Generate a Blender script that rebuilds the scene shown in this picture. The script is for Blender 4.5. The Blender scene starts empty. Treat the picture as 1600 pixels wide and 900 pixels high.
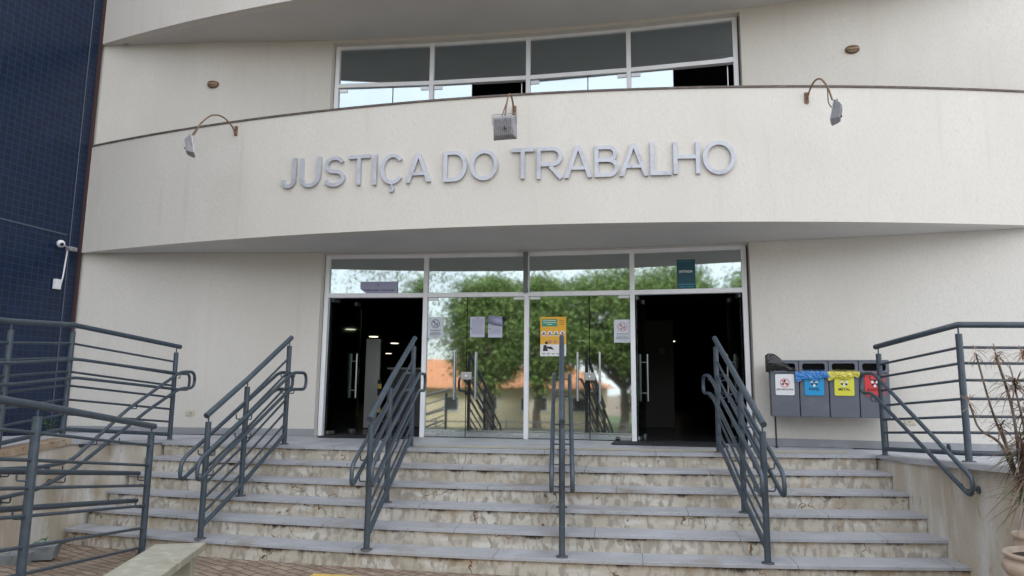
import bpy, math, random
import numpy as np
from mathutils import Vector, Matrix

random.seed(7)
S = bpy.context.scene
COL = S.collection
PI = math.pi
# ------------------------------------------------------------------ camera
# world frame: z = 0 is the top landing, the ground is at z = G, +y goes into the building
R_ = 0.165
G = -6 * R_
cam_d = bpy.data.cameras.new('camera')
cam = bpy.data.objects.new('camera', cam_d)
COL.objects.link(cam)
S.camera = cam
cam_d.sensor_width = 36.0
cam_d.lens = 1090.0 / 1600.0 * 36.0
cam_d.clip_start = 0.05
cam_d.clip_end = 2000
_t, _r, _ya = 0.14582, 0.0096, 0.16756
fw = Vector((-math.sin(_ya) * math.cos(_t), math.cos(_ya) * math.cos(_t), math.sin(_t)))
rt = Vector((math.cos(_ya), math.sin(_ya), 0)); up = rt.cross(fw)
rt2 = rt * math.cos(_r) + up * math.sin(_r); up2 = -rt * math.sin(_r) + up * math.cos(_r)
M = Matrix((rt2, up2, -fw)).transposed().to_4x4()
M.translation = Vector((1.4933, -10.1706, 0.691))
cam.matrix_world = M
# ------------------------------------------------------------------ light
SUN_EL, SUN_AZ = math.radians(52), math.radians(28)    # azimuth clockwise from +y
W = bpy.data.worlds.new('World'); S.world = W; W.use_nodes = True
nt = W.node_tree; nt.nodes.clear()
sky = nt.nodes.new('ShaderNodeTexSky'); sky.sky_type = 'NISHITA'; sky.sun_disc = False
sky.sun_elevation = SUN_EL; sky.sun_rotation = SUN_AZ
sky.air_density = 1.0; sky.dust_density = 2.5; sky.ozone_density = 1.0
tc = nt.nodes.new('ShaderNodeTexCoord')
mp = nt.nodes.new('ShaderNodeMapping'); mp.inputs['Scale'].default_value = (1, 1, 2.6)
nz = nt.nodes.new('ShaderNodeTexNoise'); nz.inputs['Scale'].default_value = 1.7; nz.inputs['Detail'].default_value = 7
rp = nt.nodes.new('ShaderNodeValToRGB'); rp.color_ramp.elements[0].position = .30; rp.color_ramp.elements[1].position = .62
rp.color_ramp.elements[0].color = (.35, .35, .35, 1)
mx = nt.nodes.new('ShaderNodeMix'); mx.data_type = 'RGBA'
mx.inputs['B'].default_value = (8.8, 9.0, 9.4, 1)
bg = nt.nodes.new('ShaderNodeBackground'); bg.inputs['Strength'].default_value = 0.14
wo = nt.nodes.new('ShaderNodeOutputWorld')
L = nt.links.new
L(tc.outputs['Generated'], mp.inputs['Vector']); L(mp.outputs[0], nz.inputs['Vector']); L(nz.outputs['Fac'], rp.inputs[0])
L(rp.outputs[0], mx.inputs['Factor']); L(sky.outputs[0], mx.inputs['A']); L(mx.outputs['Result'], bg.inputs[0]); L(bg.outputs[0], wo.inputs[0])
sd = bpy.data.lights.new('sun', 'SUN'); sun = bpy.data.objects.new('sun', sd); COL.objects.link(sun)
sd.energy = 2.0; sd.angle = math.radians(12); sd.color = (1.0, .965, .92)
sdir = Vector((math.sin(SUN_AZ) * math.cos(SUN_EL), math.cos(SUN_AZ) * math.cos(SUN_EL), math.sin(SUN_EL)))
sun.rotation_euler = sdir.to_track_quat('Z', 'Y').to_euler()
S.view_settings.view_transform = 'Standard'; S.view_settings.look = 'None'
S.view_settings.exposure = 1.05; S.view_settings.gamma = 1.0
S.view_settings.use_curve_mapping = False
S.cycles.max_bounces = 10; S.cycles.transparent_max_bounces = 16; S.cycles.glossy_bounces = 6

# ------------------------------------------------------------------ materials
def mat(name, base, rough=.6, var=None, vs=3.0, vdet=6, metal=0, bump=0, bs=80, stretch=(1, 1, 1), coord='Object', spec=.5, bdet=4):
    """one procedural material; var = list of (colour, lo, hi, scale, stretch) laid over the base by noise"""
    m = bpy.data.materials.new(name); m.use_nodes = True
    n = m.node_tree; b = n.nodes['Principled BSDF']
    b.inputs['Roughness'].default_value = rough; b.inputs['Metallic'].default_value = metal
    b.inputs['Specular IOR Level'].default_value = spec
    b.inputs['Base Color'].default_value = (*base, 1)
    tc = n.nodes.new('ShaderNodeTexCoord')
    prev = None
    for i, (c, lo, hi, sc, st) in enumerate(var or []):
        mpn = n.nodes.new('ShaderNodeMapping'); mpn.inputs['Scale'].default_value = st; mpn.inputs['Location'].default_value = (i * 3.7, i * 1.3, i * 5.1)
        n.links.new(tc.outputs[coord], mpn.inputs[0])
        no = n.nodes.new('ShaderNodeTexNoise'); no.inputs['Scale'].default_value = sc; no.inputs['Detail'].default_value = vdet
        n.links.new(mpn.outputs[0], no.inputs['Vector'])
        r = n.nodes.new('ShaderNodeMapRange'); r.inputs['From Min'].default_value = lo; r.inputs['From Max'].default_value = hi
        n.links.new(no.outputs['Fac'], r.inputs['Value'])
        x = n.nodes.new('ShaderNodeMix'); x.data_type = 'RGBA'
        x.inputs['A'].default_value = (*base, 1); x.inputs['B'].default_value = (*c, 1)
        if prev: n.links.new(prev, x.inputs['A'])
        n.links.new(r.outputs[0], x.inputs['Factor']); prev = x.outputs['Result']
    if prev: n.links.new(prev, b.inputs['Base Color'])
    if bump:
        mpn = n.nodes.new('ShaderNodeMapping'); mpn.inputs['Scale'].default_value = stretch
        n.links.new(tc.outputs['Object'], mpn.inputs[0])
        no = n.nodes.new('ShaderNodeTexNoise'); no.inputs['Scale'].default_value = bs; no.inputs['Detail'].default_value = bdet
        n.links.new(mpn.outputs[0], no.inputs['Vector'])
        bu = n.nodes.new('ShaderNodeBump'); bu.inputs['Strength'].default_value = bump; bu.inputs['Distance'].default_value = .01
        n.links.new(no.outputs['Fac'], bu.inputs['Height']); n.links.new(bu.outputs[0], b.inputs['Normal'])
    m['b'] = 1
    return m

O1 = (1, 1, 1)
MT = {}
MT['plaster'] = mat('textured_plaster', (.635, .612, .567), .85, [((.60, .572, .52), .42, .75, .7, (1, 1, .6)), ((.52, .46, .37), .62, .98, 2.6, (2.2, 2.2, .13)), ((.66, .635, .59), .52, .74, 1.7, (1, 1, .35)), ((.59, .56, .505), .45, .75, 45, (1, 1, .5))], bump=.38, bs=70, stretch=(1, 1, .3))
MT['plaster_side'] = mat('stained_side_plaster', (.50, .46, .38), .9, [((.40, .34, .26), .40, .68, 1.3, (1, 1, .6)), ((.59, .58, .55), .48, .68, 3, (1.5, 1.5, .35)), ((.30, .235, .15), .60, .74, 1.7, (1, 1, .7)), ((.32, .28, .22), .62, .78, 14, (1, 1, .4))], bump=.4, bs=30)
MT['soffit'] = mat('soffit_paint', (.60, .59, .57), .9, [((.56, .55, .53), .4, .7, 1.5, O1)])
MT['coping'] = mat('weathered_metal_coping', (.10, .08, .07), .7, [((.17, .14, .12), .5, .7, 8, O1)])
MT['tjoint'] = mat('grey_joint_sealant', (.10, .12, .16), .7)
MT['dtrim'] = mat('dark_red_strip', (.05, .025, .025), .7)
MT['granite'] = mat('grey_granite', (.36, .37, .395), .5, [((.26, .268, .29), .5, .7, 60, O1), ((.41, .42, .46), .5, .7, 3, O1), ((.25, .22, .19), .58, .75, 2.2, O1)], bump=.1, bs=90)
MT['skirt'] = mat('granite_skirting', (.27, .28, .30), .6, [((.36, .36, .38), .5, .7, 3, O1)])
MT['rail'] = mat('grey_blue_rail_paint', (.046, .064, .083), .4, [((.068, .088, .11), .5, .75, 9, O1), ((.035, .045, .058), .62, .8, 22, O1), ((.13, .075, .045), .69, .74, 17, O1)], bump=.08, bs=120)
MT['plate'] = mat('rusty_base_plate_paint', (.055, .07, .085), .6, [((.16, .08, .04), .5, .62, 12, O1)], bump=.2, bs=100)
MT['alu'] = mat('white_aluminium', (.80, .81, .84), .4, [((.72, .73, .75), .5, .8, 4, O1)])
MT['clip'] = mat('brushed_steel', (.45, .46, .47), .35, metal=.9)
MT['letter'] = mat('brushed_steel_lettering', (.47, .49, .54), .45, [((.36, .37, .41), .5, .72, 7, O1), ((.20, .19, .20), .66, .76, 30, O1)], metal=.2)
MT['dark'] = mat('unlit_interior_dark', (.035, .037, .042), .8)  # near-black base puts the darkness of unlit rooms into the colour
MT['dfloor'] = mat('unlit_interior_floor', (.03, .03, .035), .25)  # floor of the unlit rooms, its shade held in the colour too
MT['white'] = mat('white_panel', (.6, .6, .6), .5)
MT['grey'] = mat('grey_counter', (.12, .12, .13), .5)
MT['grey2'] = mat('dark_wood_door', (.035, .03, .028), .5)
MT['black'] = mat('black_rubber', (.015, .015, .017), .7, bump=.3, bs=200)
MT['yellow'] = mat('yellow_paint', (.62, .42, .09), .6, [((.5, .36, .12), .5, .7, 12, O1)])
MT['tactile'] = mat('worn_tactile_strip', (.42, .39, .27), .7, [((.36, .36, .34), .45, .6, 9, O1)])
MT['rust'] = mat('rusty_brown_metal', (.20, .12, .07), .7, [((.10, .06, .04), .5, .7, 25, O1)], bump=.2, bs=90)
MT['alug'] = mat('dusty_grey_casting', (.30, .295, .315), .6, [((.20, .19, .20), .5, .7, 14, O1)])
MT['alug2'] = mat('grey_box_metal', (.16, .17, .18), .5)
MT['lens'] = mat('floodlight_glass', (.55, .57, .6), .15)
MT['cable'] = mat('black_cable', (.02, .02, .02), .5)
MT['bin'] = mat('grey_bin_plastic', (.115, .13, .16), .5, [((.135, .15, .18), .5, .7, 6, O1)])
MT['bin_in'] = mat('bin_inside_shade', (.02, .02, .022), .6)  # shade inside the bins painted as near-black
for n_, c_ in (('st_white', (.72, .74, .76)), ('st_blue', (.02, .30, .62)), ('st_yellow', (.68, .66, .07)), ('st_red', (.62, .05, .05)), ('ink', (.02, .02, .025)), ('ink_soft', (.13, .13, .17)), ('st_pink', (.55, .18, .2)), ('paper', (.50, .52, .66)), ('paper2', (.55, .60, .66)),
               ('teal', (.006, .07, .10)), ('teal_l', (.03, .22, .29)), ('lilac', (.33, .34, .50)), ('orange', (.78, .42, .03)), ('green', (.03, .30, .17)), ('skin_t', (.5, .24, .2)), ('offw', (.75, .75, .75))):
    MT[n_] = mat(n_, c_, .5)
MT['cream'] = mat('cream_plastic', (.50, .47, .36), .5)
MT['camw'] = mat('white_plastic', (.72, .73, .75), .4)
MT['pot'] = mat('terracotta_pot', (.46, .36, .28), .75, [((.34, .25, .18), .5, .75, 6, O1), ((.52, .46, .39), .50, .7, 9, O1)], bump=.2, bs=50)
MT['soil'] = mat('soil', (.05, .035, .025), .95, bump=.6, bs=40)
MT['stem'] = mat('dry_grey_brown_stem', (.18, .14, .11), .85, [((.08, .055, .04), .45, .6, 30, (1, 1, .4))], bump=.4, bs=70)
MT['dleaf'] = mat('purple_green_blade_leaf', (.15, .09, .07), .5, [((.10, .115, .055), .45, .6, 6, O1), ((.19, .07, .075), .58, .7, 9, O1)])
MT['dryleaf'] = mat('dry_brown_leaf', (.30, .20, .13), .7, [((.13, .07, .05), .5, .65, 14, O1)])
MT['gleaf'] = mat('fresh_green_leaf', (.05, .13, .03), .5)
MT['bench'] = mat('painted_concrete', (.32, .31, .25), .8, [((.26, .25, .19), .5, .75, 4, O1), ((.40, .40, .32), .5, .7, 11, O1)], bump=.25, bs=40)
MT['trough'] = mat('grey_concrete', (.22, .24, .25), .9, [((.15, .16, .16), .5, .7, 8, O1)], bump=.3, bs=50)
MT['cap'] = mat('brown_ceramic_cap', (.30, .22, .15), .7, [((.40, .34, .26), .5, .7, 5, O1), ((.15, .10, .07), .62, .7, 17, O1)])
MT['deck'] = mat('pale_platform_floor', (.45, .46, .49), .6, [((.38, .38, .40), .5, .7, 3, O1)])
MT['asphalt'] = mat('asphalt', (.06, .06, .06), .9, bump=.3, bs=40)
MT['grass'] = mat('grass', (.07, .11, .03), .9, [((.10, .12, .05), .5, .7, 2, O1)])
MT['rooft'] = mat('terracotta_roof', (.60, .26, .13), .8, [((.36, .15, .08), .5, .7, 6, O1)])
MT['hwall'] = mat('cream_house_wall', (.72, .60, .42), .85)
MT['bark'] = mat('bark', (.09, .07, .055), .9)
MT['leafa'] = mat('tree_leaf', (.13, .21, .05), .6, [((.20, .27, .08), .5, .65, .9, O1), ((.08, .14, .04), .55, .7, 3, O1)])
MT['leafb'] = mat('sparse_tree_leaf', (.13, .15, .07), .6)
MT['bag_k'] = mat('black_bag_film', (.012, .012, .014), .28)
MT['bag_b'] = mat('blue_bag_film', (.03, .18, .48), .25, [((.10, .32, .62), .5, .7, 25, O1)])
MT['bag_y'] = mat('yellow_bag_film', (.55, .48, .05), .25, [((.68, .62, .18), .5, .7, 25, O1)])
MT['lamp_e'] = mat('downlight_glow', (1, 1, 1)); _b = MT['lamp_e'].node_tree.nodes['Principled BSDF']; _b.inputs['Emission Color'].default_value = (1, .86, .62, 1); _b.inputs['Emission Strength'].default_value = 1.3
MT['gterra'] = MT['asphalt']

def nodes_of(m): return m.node_tree.nodes, m.node_tree.links
# dark line and drips under each stair nosing (Generated z runs 0..1 up one riser)
def riser_mat():
    m = mat('stained_riser_plaster', (.48, .445, .375), .9,
            [((.37, .325, .25), .44, .72, 1.6, (1, 1, 1.6)), ((.56, .54, .49), .48, .62, 2.6, (1, 1, 3.2)), ((.36, .23, .10), .62, .78, 3.1, (1.6, 1, .4)), ((.33, .30, .25), .5, .6, 14, (1, 1, .6)), ((.30, .265, .21), .55, .72, 9, (2.2, 1, .5)), ((.09, .075, .055), .67, .74, 7, (1, 1, 1.6))], bump=.5, bs=25, bdet=8)
    n, l = nodes_of(m); b = n['Principled BSDF']
    src = b.inputs['Base Color'].links[0].from_socket
    tc = n.new('ShaderNodeTexCoord'); sp = n.new('ShaderNodeSeparateXYZ'); l.new(tc.outputs['Generated'], sp.inputs[0])
    def band(sc, st, k, lo, hi):
        mp = n.new('ShaderNodeMapping'); mp.inputs['Scale'].default_value = st; l.new(tc.outputs['Object'], mp.inputs[0])
        no = n.new('ShaderNodeTexNoise'); no.inputs['Scale'].default_value = sc; no.inputs['Detail'].default_value = 10; no.inputs['Roughness'].default_value = .72; l.new(mp.outputs[0], no.inputs['Vector'])
        ma = n.new('ShaderNodeMath'); ma.operation = 'MULTIPLY_ADD'; l.new(no.outputs['Fac'], ma.inputs[0]); ma.inputs[1].default_value = k; l.new(sp.outputs['Z'], ma.inputs[2])
        r = n.new('ShaderNodeMapRange'); r.inputs['From Min'].default_value = lo; r.inputs['From Max'].default_value = hi; l.new(ma.outputs[0], r.inputs['Value'])
        return r.outputs[0]
    f1 = band(3.6, (1, 1, .45), 1.7, 1.76, 1.96)      # drips hanging from the nosing
    f2 = band(2.2, (1, 1, .8), 1.8, 1.62, 2.1)
    x1 = n.new('ShaderNodeMix'); x1.data_type = 'RGBA'; l.new(src, x1.inputs['A']); x1.inputs['B'].default_value = (.30, .22, .13, 1); l.new(f2, x1.inputs['Factor'])
    x2 = n.new('ShaderNodeMix'); x2.data_type = 'RGBA'; l.new(x1.outputs['Result'], x2.inputs['A']); x2.inputs['B'].default_value = (.05, .038, .028, 1); l.new(f1, x2.inputs['Factor'])
    # cracks
    vo = n.new('ShaderNodeTexVoronoi'); vo.feature = 'DISTANCE_TO_EDGE'; vo.inputs['Scale'].default_value = .75
    no = n.new('ShaderNodeTexNoise'); no.inputs['Scale'].default_value = 6; l.new(tc.outputs['Object'], no.inputs['Vector'])
    ad = n.new('ShaderNodeMix'); ad.data_type = 'VECTOR'; ad.inputs['Factor'].default_value = .25; l.new(tc.outputs['Object'], ad.inputs['A']); l.new(no.outputs['Color'], ad.inputs['B']); l.new(ad.outputs['Result'], vo.inputs['Vector'])
    lt = n.new('ShaderNodeMath'); lt.operation = 'LESS_THAN'; lt.inputs[1].default_value = .0022; l.new(vo.outputs['Distance'], lt.inputs[0])
    x3 = n.new('ShaderNodeMix'); x3.data_type = 'RGBA'; l.new(x2.outputs['Result'], x3.inputs['A']); x3.inputs['B'].default_value = (.16, .10, .05, 1); l.new(lt.outputs[0], x3.inputs['Factor'])
    l.new(x3.outputs['Result'], b.inputs['Base Color'])
    return m
MT['riser'] = riser_mat()

def tile_mat():
    m = mat('navy_glazed_tiles', (.012, .03, .085), .28, spec=.35)
    n, l = nodes_of(m); b = n['Principled BSDF']
    tc = n.new('ShaderNodeTexCoord'); sp = n.new('ShaderNodeSeparateXYZ'); cb = n.new('ShaderNodeCombineXYZ')
    l.new(tc.outputs['Object'], sp.inputs[0]); l.new(sp.outputs['Y'], cb.inputs['X']); l.new(sp.outputs['Z'], cb.inputs['Y'])
    br = n.new('ShaderNodeTexBrick'); br.offset = 0; br.inputs['Scale'].default_value = 1
    br.inputs['Brick Width'].default_value = .1; br.inputs['Row Height'].default_value = .1; br.inputs['Mortar Size'].default_value = .0035
    br.inputs['Color1'].default_value = (.006, .015, .042, 1); br.inputs['Color2'].default_value = (.008, .021, .058, 1); br.inputs['Mortar'].default_value = (.026, .040, .068, 1)
    br.inputs['Bias'].default_value = -.2
    l.new(cb.outputs[0], br.inputs['Vector']); l.new(br.outputs['Color'], b.inputs['Base Color'])
    bu = n.new('ShaderNodeBump'); bu.inputs['Strength'].default_value = .5; bu.inputs['Distance'].default_value = .003; bu.invert = True
    l.new(br.outputs['Fac'], bu.inputs['Height']); l.new(bu.outputs[0], b.inputs['Normal'])
    return m
MT['tile'] = tile_mat()

def paver_mat():
    m = mat('brown_brick_pavers', (.2, .15, .11), .85)
    n, l = nodes_of(m); b = n['Principled BSDF']
    tc = n.new('ShaderNodeTexCoord'); mp = n.new('ShaderNodeMapping'); mp.inputs['Rotation'].default_value = (0, 0, math.radians(28)); l.new(tc.outputs['Object'], mp.inputs[0])
    no = n.new('ShaderNodeTexNoise'); no.inputs['Scale'].default_value = 5; l.new(mp.outputs[0], no.inputs['Vector'])
    mi = n.new('ShaderNodeMix'); mi.data_type = 'VECTOR'; mi.inputs['Factor'].default_value = .035; l.new(mp.outputs[0], mi.inputs['A']); l.new(no.outputs['Color'], mi.inputs['B'])
    br = n.new('ShaderNodeTexBrick'); br.inputs['Scale'].default_value = 1; br.inputs['Brick Width'].default_value = .2; br.inputs['Row Height'].default_value = .1
    br.inputs['Mortar Size'].default_value = .009; br.inputs['Mortar Smooth'].default_value = .6
    br.inputs['Color1'].default_value = (.24, .175, .125, 1); br.inputs['Color2'].default_value = (.33, .26, .20, 1); br.inputs['Mortar'].default_value = (.06, .045, .035, 1)
    l.new(mi.outputs['Result'], br.inputs['Vector'])
    n2 = n.new('ShaderNodeTexNoise'); n2.inputs['Scale'].default_value = 12; n2.inputs['Detail'].default_value = 6; l.new(tc.outputs['Object'], n2.inputs['Vector'])
    r = n.new('ShaderNodeMapRange'); r.inputs['From Min'].default_value = .45; r.inputs['From Max'].default_value = .75; l.new(n2.outputs['Fac'], r.inputs['Value'])
    x = n.new('ShaderNodeMix'); x.data_type = 'RGBA'; l.new(br.outputs['Color'], x.inputs['A']); x.inputs['B'].default_value = (.15, .11, .085, 1); l.new(r.outputs[0], x.inputs['Factor'])
    l.new(x.outputs['Result'], b.inputs['Base Color'])
    bu = n.new('ShaderNodeBump'); bu.inputs['Strength'].default_value = .8; bu.inputs['Distance'].default_value = .008; bu.invert = True
    l.new(br.outputs['Fac'], bu.inputs['Height']); l.new(bu.outputs[0], b.inputs['Normal'])
    return m
MT['paver'] = paver_mat()

def joint_granite(name, w, off):
    """granite slabs: thin dark joints every w metres along x"""
    m = MT['granite'].copy(); m.name = name
    n, l = nodes_of(m); b = n['Principled BSDF']; src = b.inputs['Base Color'].links[0].from_socket
    tc = n.new('ShaderNodeTexCoord'); sp = n.new('ShaderNodeSeparateXYZ'); l.new(tc.outputs['Object'], sp.inputs[0])
    a = n.new('ShaderNodeMath'); a.operation = 'ADD'; a.inputs[1].default_value = 50 + off; l.new(sp.outputs['X'], a.inputs[0])
    md = n.new('ShaderNodeMath'); md.operation = 'MODULO'; md.inputs[1].default_value = w; l.new(a.outputs[0], md.inputs[0])
    lt = n.new('ShaderNodeMath'); lt.operation = 'LESS_THAN'; lt.inputs[1].default_value = .006; l.new(md.outputs[0], lt.inputs[0])
    x = n.new('ShaderNodeMix'); x.data_type = 'RGBA'; l.new(src, x.inputs['A']); x.inputs['B'].default_value = (.08, .075, .07, 1); l.new(lt.outputs[0], x.inputs['Factor'])
    l.new(x.outputs['Result'], b.inputs['Base Color'])
    return m

def glass_mat(name, fac, tint, wav=.0, dirt=0, gc=(.90, .97, .95), rg=.03):
    m = bpy.data.materials.new(name); m.use_nodes = True; n, l = nodes_of(m); n.clear()
    tr = n.new('ShaderNodeBsdfTransparent'); tr.inputs[0].default_value = (*tint, 1)
    gl = n.new('ShaderNodeBsdfGlossy'); gl.inputs['Roughness'].default_value = rg; gl.inputs['Color'].default_value = (*gc, 1)
    fr = n.new('ShaderNodeLayerWeight'); fr.inputs['Blend'].default_value = .25
    ma = n.new('ShaderNodeMath'); ma.operation = 'MULTIPLY_ADD'; ma.inputs[1].default_value = .55; ma.inputs[2].default_value = fac; ma.use_clamp = True
    l.new(fr.outputs['Fresnel'], ma.inputs[0])
    mx = n.new('ShaderNodeMixShader'); l.new(ma.outputs[0], mx.inputs[0]); l.new(tr.outputs[0], mx.inputs[1]); l.new(gl.outputs[0], mx.inputs[2])
    o = n.new('ShaderNodeOutputMaterial')
    tc = n.new('ShaderNodeTexCoord')
    if wav:
        no = n.new('ShaderNodeTexNoise'); no.inputs['Scale'].default_value = 2.2; no.inputs['Detail'].default_value = 1; l.new(tc.outputs['Object'], no.inputs['Vector'])
        bu = n.new('ShaderNodeBump'); bu.inputs['Strength'].default_value = wav; bu.inputs['Distance'].default_value = .01
        l.new(no.outputs['Fac'], bu.inputs['Height']); l.new(bu.outputs[0], gl.inputs['Normal'])
    outp = mx.outputs[0]
    if dirt:
        di = n.new('ShaderNodeBsdfDiffuse'); di.inputs[0].default_value = (.35, .34, .3, 1)
        no = n.new('ShaderNodeTexNoise'); no.inputs['Scale'].default_value = 40; no.inputs['Detail'].default_value = 6; l.new(tc.outputs['Object'], no.inputs['Vector'])
        sp = n.new('ShaderNodeSeparateXYZ'); l.new(tc.outputs['Object'], sp.inputs[0])
        r1 = n.new('ShaderNodeMapRange'); r1.inputs['From Min'].default_value = .75; r1.inputs['From Max'].default_value = .0; l.new(sp.outputs['Z'], r1.inputs['Value'])
        r2 = n.new('ShaderNodeMapRange'); r2.inputs['From Min'].default_value = .5; r2.inputs['From Max'].default_value = .7; l.new(no.outputs['Fac'], r2.inputs['Value'])
        mu = n.new('ShaderNodeMath'); mu.operation = 'MULTIPLY'; l.new(r1.outputs[0], mu.inputs[0]); l.new(r2.outputs[0], mu.inputs[1])
        m2 = n.new('ShaderNodeMath'); m2.operation = 'MULTIPLY_ADD'; m2.inputs[1].default_value = dirt; m2.inputs[2].default_value = .02; l.new(mu.outputs[0], m2.inputs[0])
        ms = n.new('ShaderNodeMixShader'); l.new(m2.outputs[0], ms.inputs[0]); l.new(mx.outputs[0], ms.inputs[1]); l.new(di.outputs[0], ms.inputs[2]); outp = ms.outputs[0]
    l.new(outp, o.inputs['Surface'])
    return m
MT['glass'] = glass_mat('reflective_door_glass', .50, (.42, .50, .47), wav=.05, dirt=.35)
MT['glass_up'] = glass_mat('reflective_window_glass', .40, (.35, .42, .44), gc=(.80, .92, .98), wav=.05)
MT['glass_open'] = glass_mat('open_door_glass', .10, (.75, .82, .80))

# ------------------------------------------------------------------ mesh helpers
class MB:
    def __init__(s): s.v = []; s.f = []; s.sm = []
    def add(s, v, f, sm=False):
        o = len(s.v); s.v += [tuple(x) for x in v]; s.f += [tuple(i + o for i in q) for q in f]; s.sm += [sm] * len(f); return s
    def box(s, c, d, rot=0, bev=0, mtx=None):
        x, y, z = d[0] / 2, d[1] / 2, d[2] / 2
        P = [Vector((a * x, b * y, e * z)) for e in (-1, 1) for b in (-1, 1) for a in (-1, 1)]
        Mx = mtx if mtx else Matrix.Rotation(rot, 3, 'Z')
        P = [Mx @ p + Vector(c) for p in P]
        return s.add(P, [(0, 2, 3, 1), (4, 5, 7, 6), (0, 1, 5, 4), (2, 6, 7, 3), (0, 4, 6, 2), (1, 3, 7, 5)])
    def tube(s, pts, r, seg=10, caps=True, closed=False):
        pts = [Vector(p) for p in pts]; n = len(pts); rr = r if isinstance(r, (list, tuple)) else [r] * n
        tn = []
        for i in range(n):
            a = pts[(i - 1) % n] if (closed or i) else pts[0]; b = pts[(i + 1) % n] if (closed or i < n - 1) else pts[-1]
            tn.append((b - a).normalized())
        nrm = tn[0].orthogonal().normalized(); V = []; F = []
        for i in range(n):
            nrm = (nrm - tn[i] * nrm.dot(tn[i])).normalized(); bn = tn[i].cross(nrm)
            for k in range(seg):
                a = 2 * PI * k / seg; V.append(pts[i] + (nrm * math.cos(a) + bn * math.sin(a)) * rr[i])
        m = n if closed else n - 1
        for i in range(m):
            j = (i + 1) % n
            for k in range(seg):
                k2 = (k + 1) % seg; F.append((i * seg + k, i * seg + k2, j * seg + k2, j * seg + k))
        s.add(V, F, True)
        if caps and not closed:
            s.add(V[:seg], [tuple(reversed(range(seg)))]); s.add(V[-seg:], [tuple(range(seg))])
        return s
    def lathe(s, c, prof, seg=24, smooth=True):
        V = []; F = []; n = len(prof)
        for r, z in prof:
            for k in range(seg):
                a = 2 * PI * k / seg; V.append((c[0] + r * math.cos(a), c[1] + r * math.sin(a), c[2] + z))
        for i in range(n - 1):
            for k in range(seg):
                k2 = (k + 1) % seg; F.append((i * seg + k, i * seg + k2, (i + 1) * seg + k2, (i + 1) * seg + k))
        s.add(V, F, smooth); return s
    def prism(s, poly, ax_o, ax_x, ax_y, ax_n, t):
        """2D polygon extruded by t along ax_n"""
        n = len(poly); o = Vector(ax_o); X = Vector(ax_x); Y = Vector(ax_y); N = Vector(ax_n)
        a = [o + X * p[0] + Y * p[1] for p in poly]; b = [p + N * t for p in a]
        s.add(a + b, [tuple(reversed(range(n))), tuple(range(n, 2 * n))] + [(i, (i + 1) % n, n + (i + 1) % n, n + i) for i in range(n)]); return s
    def build(s, name, m, parent=None, bev=0, autosmooth=False):
        me = bpy.data.meshes.new(name); me.from_pydata(s.v, [], s.f); me.validate()
        me.polygons.foreach_set('use_smooth', s.sm if len(s.sm) == len(me.polygons) else [False] * len(me.polygons))
        me.materials.append(MT[m] if isinstance(m, str) else m); me.update()
        import bmesh
        bm = bmesh.new(); bm.from_mesh(me); bmesh.ops.recalc_face_normals(bm, faces=bm.faces); bm.to_mesh(me); bm.free()
        o = bpy.data.objects.new(name, me); COL.objects.link(o)
        if parent: o.parent = parent; o.matrix_parent_inverse = parent.matrix_world.inverted() if False else Matrix.Translation(-Vector(parent.location)) if parent.type == 'EMPTY' else Matrix()
        if bev:
            b = o.modifiers.new('bevel', 'BEVEL'); b.width = bev; b.segments = 2; b.limit_method = 'ANGLE'
        return o
def tag(o, label=None, cat=None, group=None, kind=None):
    if label: o['label'] = label
    if cat: o['category'] = cat
    if group: o['group'] = group
    if kind: o['kind'] = kind
    return o
def thing(name, label, cat, loc=(0, 0, 0), group=None):
    o = bpy.data.objects.new(name, None); o.empty_display_size = .2; COL.objects.link(o); o.location = loc
    return tag(o, label, cat, group)
def fillet(pts, r, closed=False, n=6):
    pts = [Vector(p) for p in pts]; N = len(pts); out = []
    for i in range(N):
        if not closed and i in (0, N - 1): out.append(pts[i]); continue
        p, a, b = pts[i], pts[i - 1], pts[(i + 1) % N]
        da, db = a - p, b - p; ra = min(r, da.length * .5, db.length * .5)
        A = p + da.normalized() * ra; B = p + db.normalized() * ra
        for k in range(n + 1):
            t = k / n; out.append(A * (1 - t) ** 2 + p * 2 * t * (1 - t) + B * t * t)
    return out

RA = 34.436
Zv0 = Vector((0, 0, 1))
def wy(x): return -x * x / (2 * RA)                 # glazing line (concave wall)
def py(x): return -1.70 + .02 * x * x               # balcony face (convex)
def pf(x): return py(x) if x < 6 else min(py(x), wy(x) - .15 - .035)
def wang(x): return math.atan(-x / RA)
def pang(x): return math.atan(.04 * x)
def strip(mb, f0, f1, x0, x1, z0, z1, n=None):
    """curved slab between plan curves f0 (front) and f1 (back)"""
    n = n or max(2, int(abs(x1 - x0) / .18)); V = []; F = []
    for i in range(n + 1):
        x = x0 + (x1 - x0) * i / n
        zz0 = z0(x) if callable(z0) else z0; zz1 = z1(x) if callable(z1) else z1
        V += [(x, f0(x), zz0), (x, f1(x), zz0), (x, f1(x), zz1), (x, f0(x), zz1)]
    for i in range(n):
        a, b = 4 * i, 4 * i + 4
        for k in range(4): k2 = (k + 1) % 4; F.append((a + k, a + k2, b + k2, b + k))
    F += [(3, 2, 1, 0), tuple(4 * n + k for k in range(4))]
    return mb.add(V, F)
_tc = {}
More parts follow.
